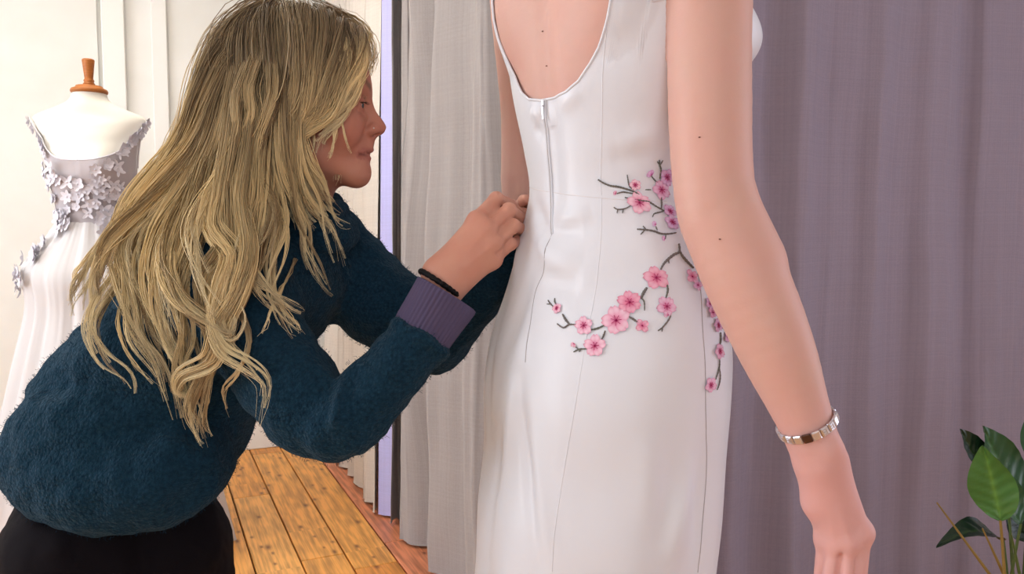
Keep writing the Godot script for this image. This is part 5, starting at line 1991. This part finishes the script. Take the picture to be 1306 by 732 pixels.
		lock(hair, g, e[2], e[3], e[4], e[5], e[6], o)
	for e in far:
		var g := PackedVector3Array()
		var n: int = e[0].size()
		for i in n:
			var t := i / float(n - 1)
			g.append(P(e[0][i][0], e[0][i][1], HD + .02 + .08 * sin(PI * minf(t * 1.15, 1.0)) - .06 * t * t))
		lock(hair, g, 22, 22, 8, e[1], 90, o)

func lock(hair: Node3D, g: PackedVector3Array, w0: float, w1: float, w2: float, tone: float, count: int, o: Vector3) -> void:
	var pts := []
	for q in g: pts.append(q)
	var mb := MB.new()
	mb.colored = true
	var n := pts.size()
	var segs := (n - 1) * 4
	var ctr := PackedVector3Array()
	var sx := PackedVector3Array()
	var sy := PackedVector3Array()
	for i in segs + 1:
		var q: Vector3 = spline(pts, i / float(segs))
		if head != null and i < segs / 2:
			var d := head.at(q)
			if d < .010:
				q += head.grad(q, head.all, .004) * (.010 - d)
		ctr.append(q)
	for i in segs + 1:
		var t := (ctr[mini(i + 1, segs)] - ctr[maxi(i - 1, 0)]).normalized()
		var x := t.cross(cam_fw).normalized()
		sx.append(x); sy.append(x.cross(t).normalized())
	var tw := rng.randf() * TAU
	var turns := rng.randf_range(.5, 1.3) * (1.0 if rng.randf() < .5 else -1.0)
	# finer strands gathered in a few bundles, each with a wave of its own
	var bundles := []
	for k in clampi(count / 9, 2, 9):
		var a := rng.randf() * TAU
		var rr := sqrt(rng.randf()) * .85
		bundles.append([cos(a) * rr, sin(a) * rr, rng.randf() * TAU, rng.randf_range(.5, 1.5), clampf(tone + .16 + rng.randf_range(-.5, .5), 0, 1), rng.randf_range(.82, 1.0), rng.randf_range(7.0, 13.0)])
	for k in int(count * 1.5):
		var bu: Array = bundles[rng.randi() % bundles.size()]
		var a := rng.randf() * TAU
		var rr := pow(rng.randf(), .7)
		var stray := rng.randf() < .05
		if stray: rr *= rng.randf_range(1.6, 3.4)
		var du := cos(a) * rr
		var dv := sin(a) * rr
		var cut: float = bu[5] * (1.0 - .38 * pow(rng.randf(), 2.8))
		if stray: cut = minf(1.0, cut * 1.1)
		var last := clampi(int(segs * cut), 4, segs)
		var p := PackedVector3Array()
		var rd := PackedFloat32Array()
		var cs := PackedColorArray()
		var thick := rng.randf_range(.00038, .00075)
		var ph := rng.randf() * TAU
		var fz := rng.randf_range(.0002, .0010) * (2.2 if stray else 1.0)
		var lt: float = clampf(bu[4] + rng.randf_range(-.2, .2), 0, 1)
		for i in last + 1:
			var t := i / float(segs)
			var w := (lerpf(w0, w1, smoothstep(0, .35, t)) if t < .45 else lerpf(w1, w2, sqrt(smoothstep(.42, 1, t)))) / FOC
			var sp := lerpf(.55, .34, t)
			var u: float = bu[0] * lerpf(1.0, 1.1, t) + du * sp
			var v: float = bu[1] * lerpf(1.0, 1.1, t) + dv * sp
			var c := cos(tw + turns * t * PI)
			var s := sin(tw + turns * t * PI)
			var e := sin(t * 21.0 + ph) * fz + sin(t * 9.0 + ph * 2.0) * fz
			var wv: float = sin(t * bu[6] + bu[2]) * .0062 * bu[3] * smoothstep(.15, .7, t) * minf(w1 / 8.0, 1.0)
			p.append(ctr[i] + sx[i] * ((u * c - v * s) * w + e + wv) + sy[i] * ((u * s + v * c) * w * .55 + e * .5 + wv * .4) - o)
			rd.append(thick * (1.0 - .72 * smoothstep(.6, 1.0, i / float(last))))
			# ash roots, golden lengths, pale tips
			var root := lin(90, 72, 52).lerp(lin(176, 154, 118), lt)
			var mid := lin(120, 92, 58).lerp(lin(255, 228, 170), lt)
			var tip := lin(152, 114, 72).lerp(lin(255, 240, 196), lt)
			cs.append(root.lerp(mid, smoothstep(.10, .45, t)).lerp(tip, smoothstep(.45, .95, t)))
		mb.tube(p, rd, 3, Color.WHITE, false, cs)
	obj("hair_lock", mb, M.hair, hair)
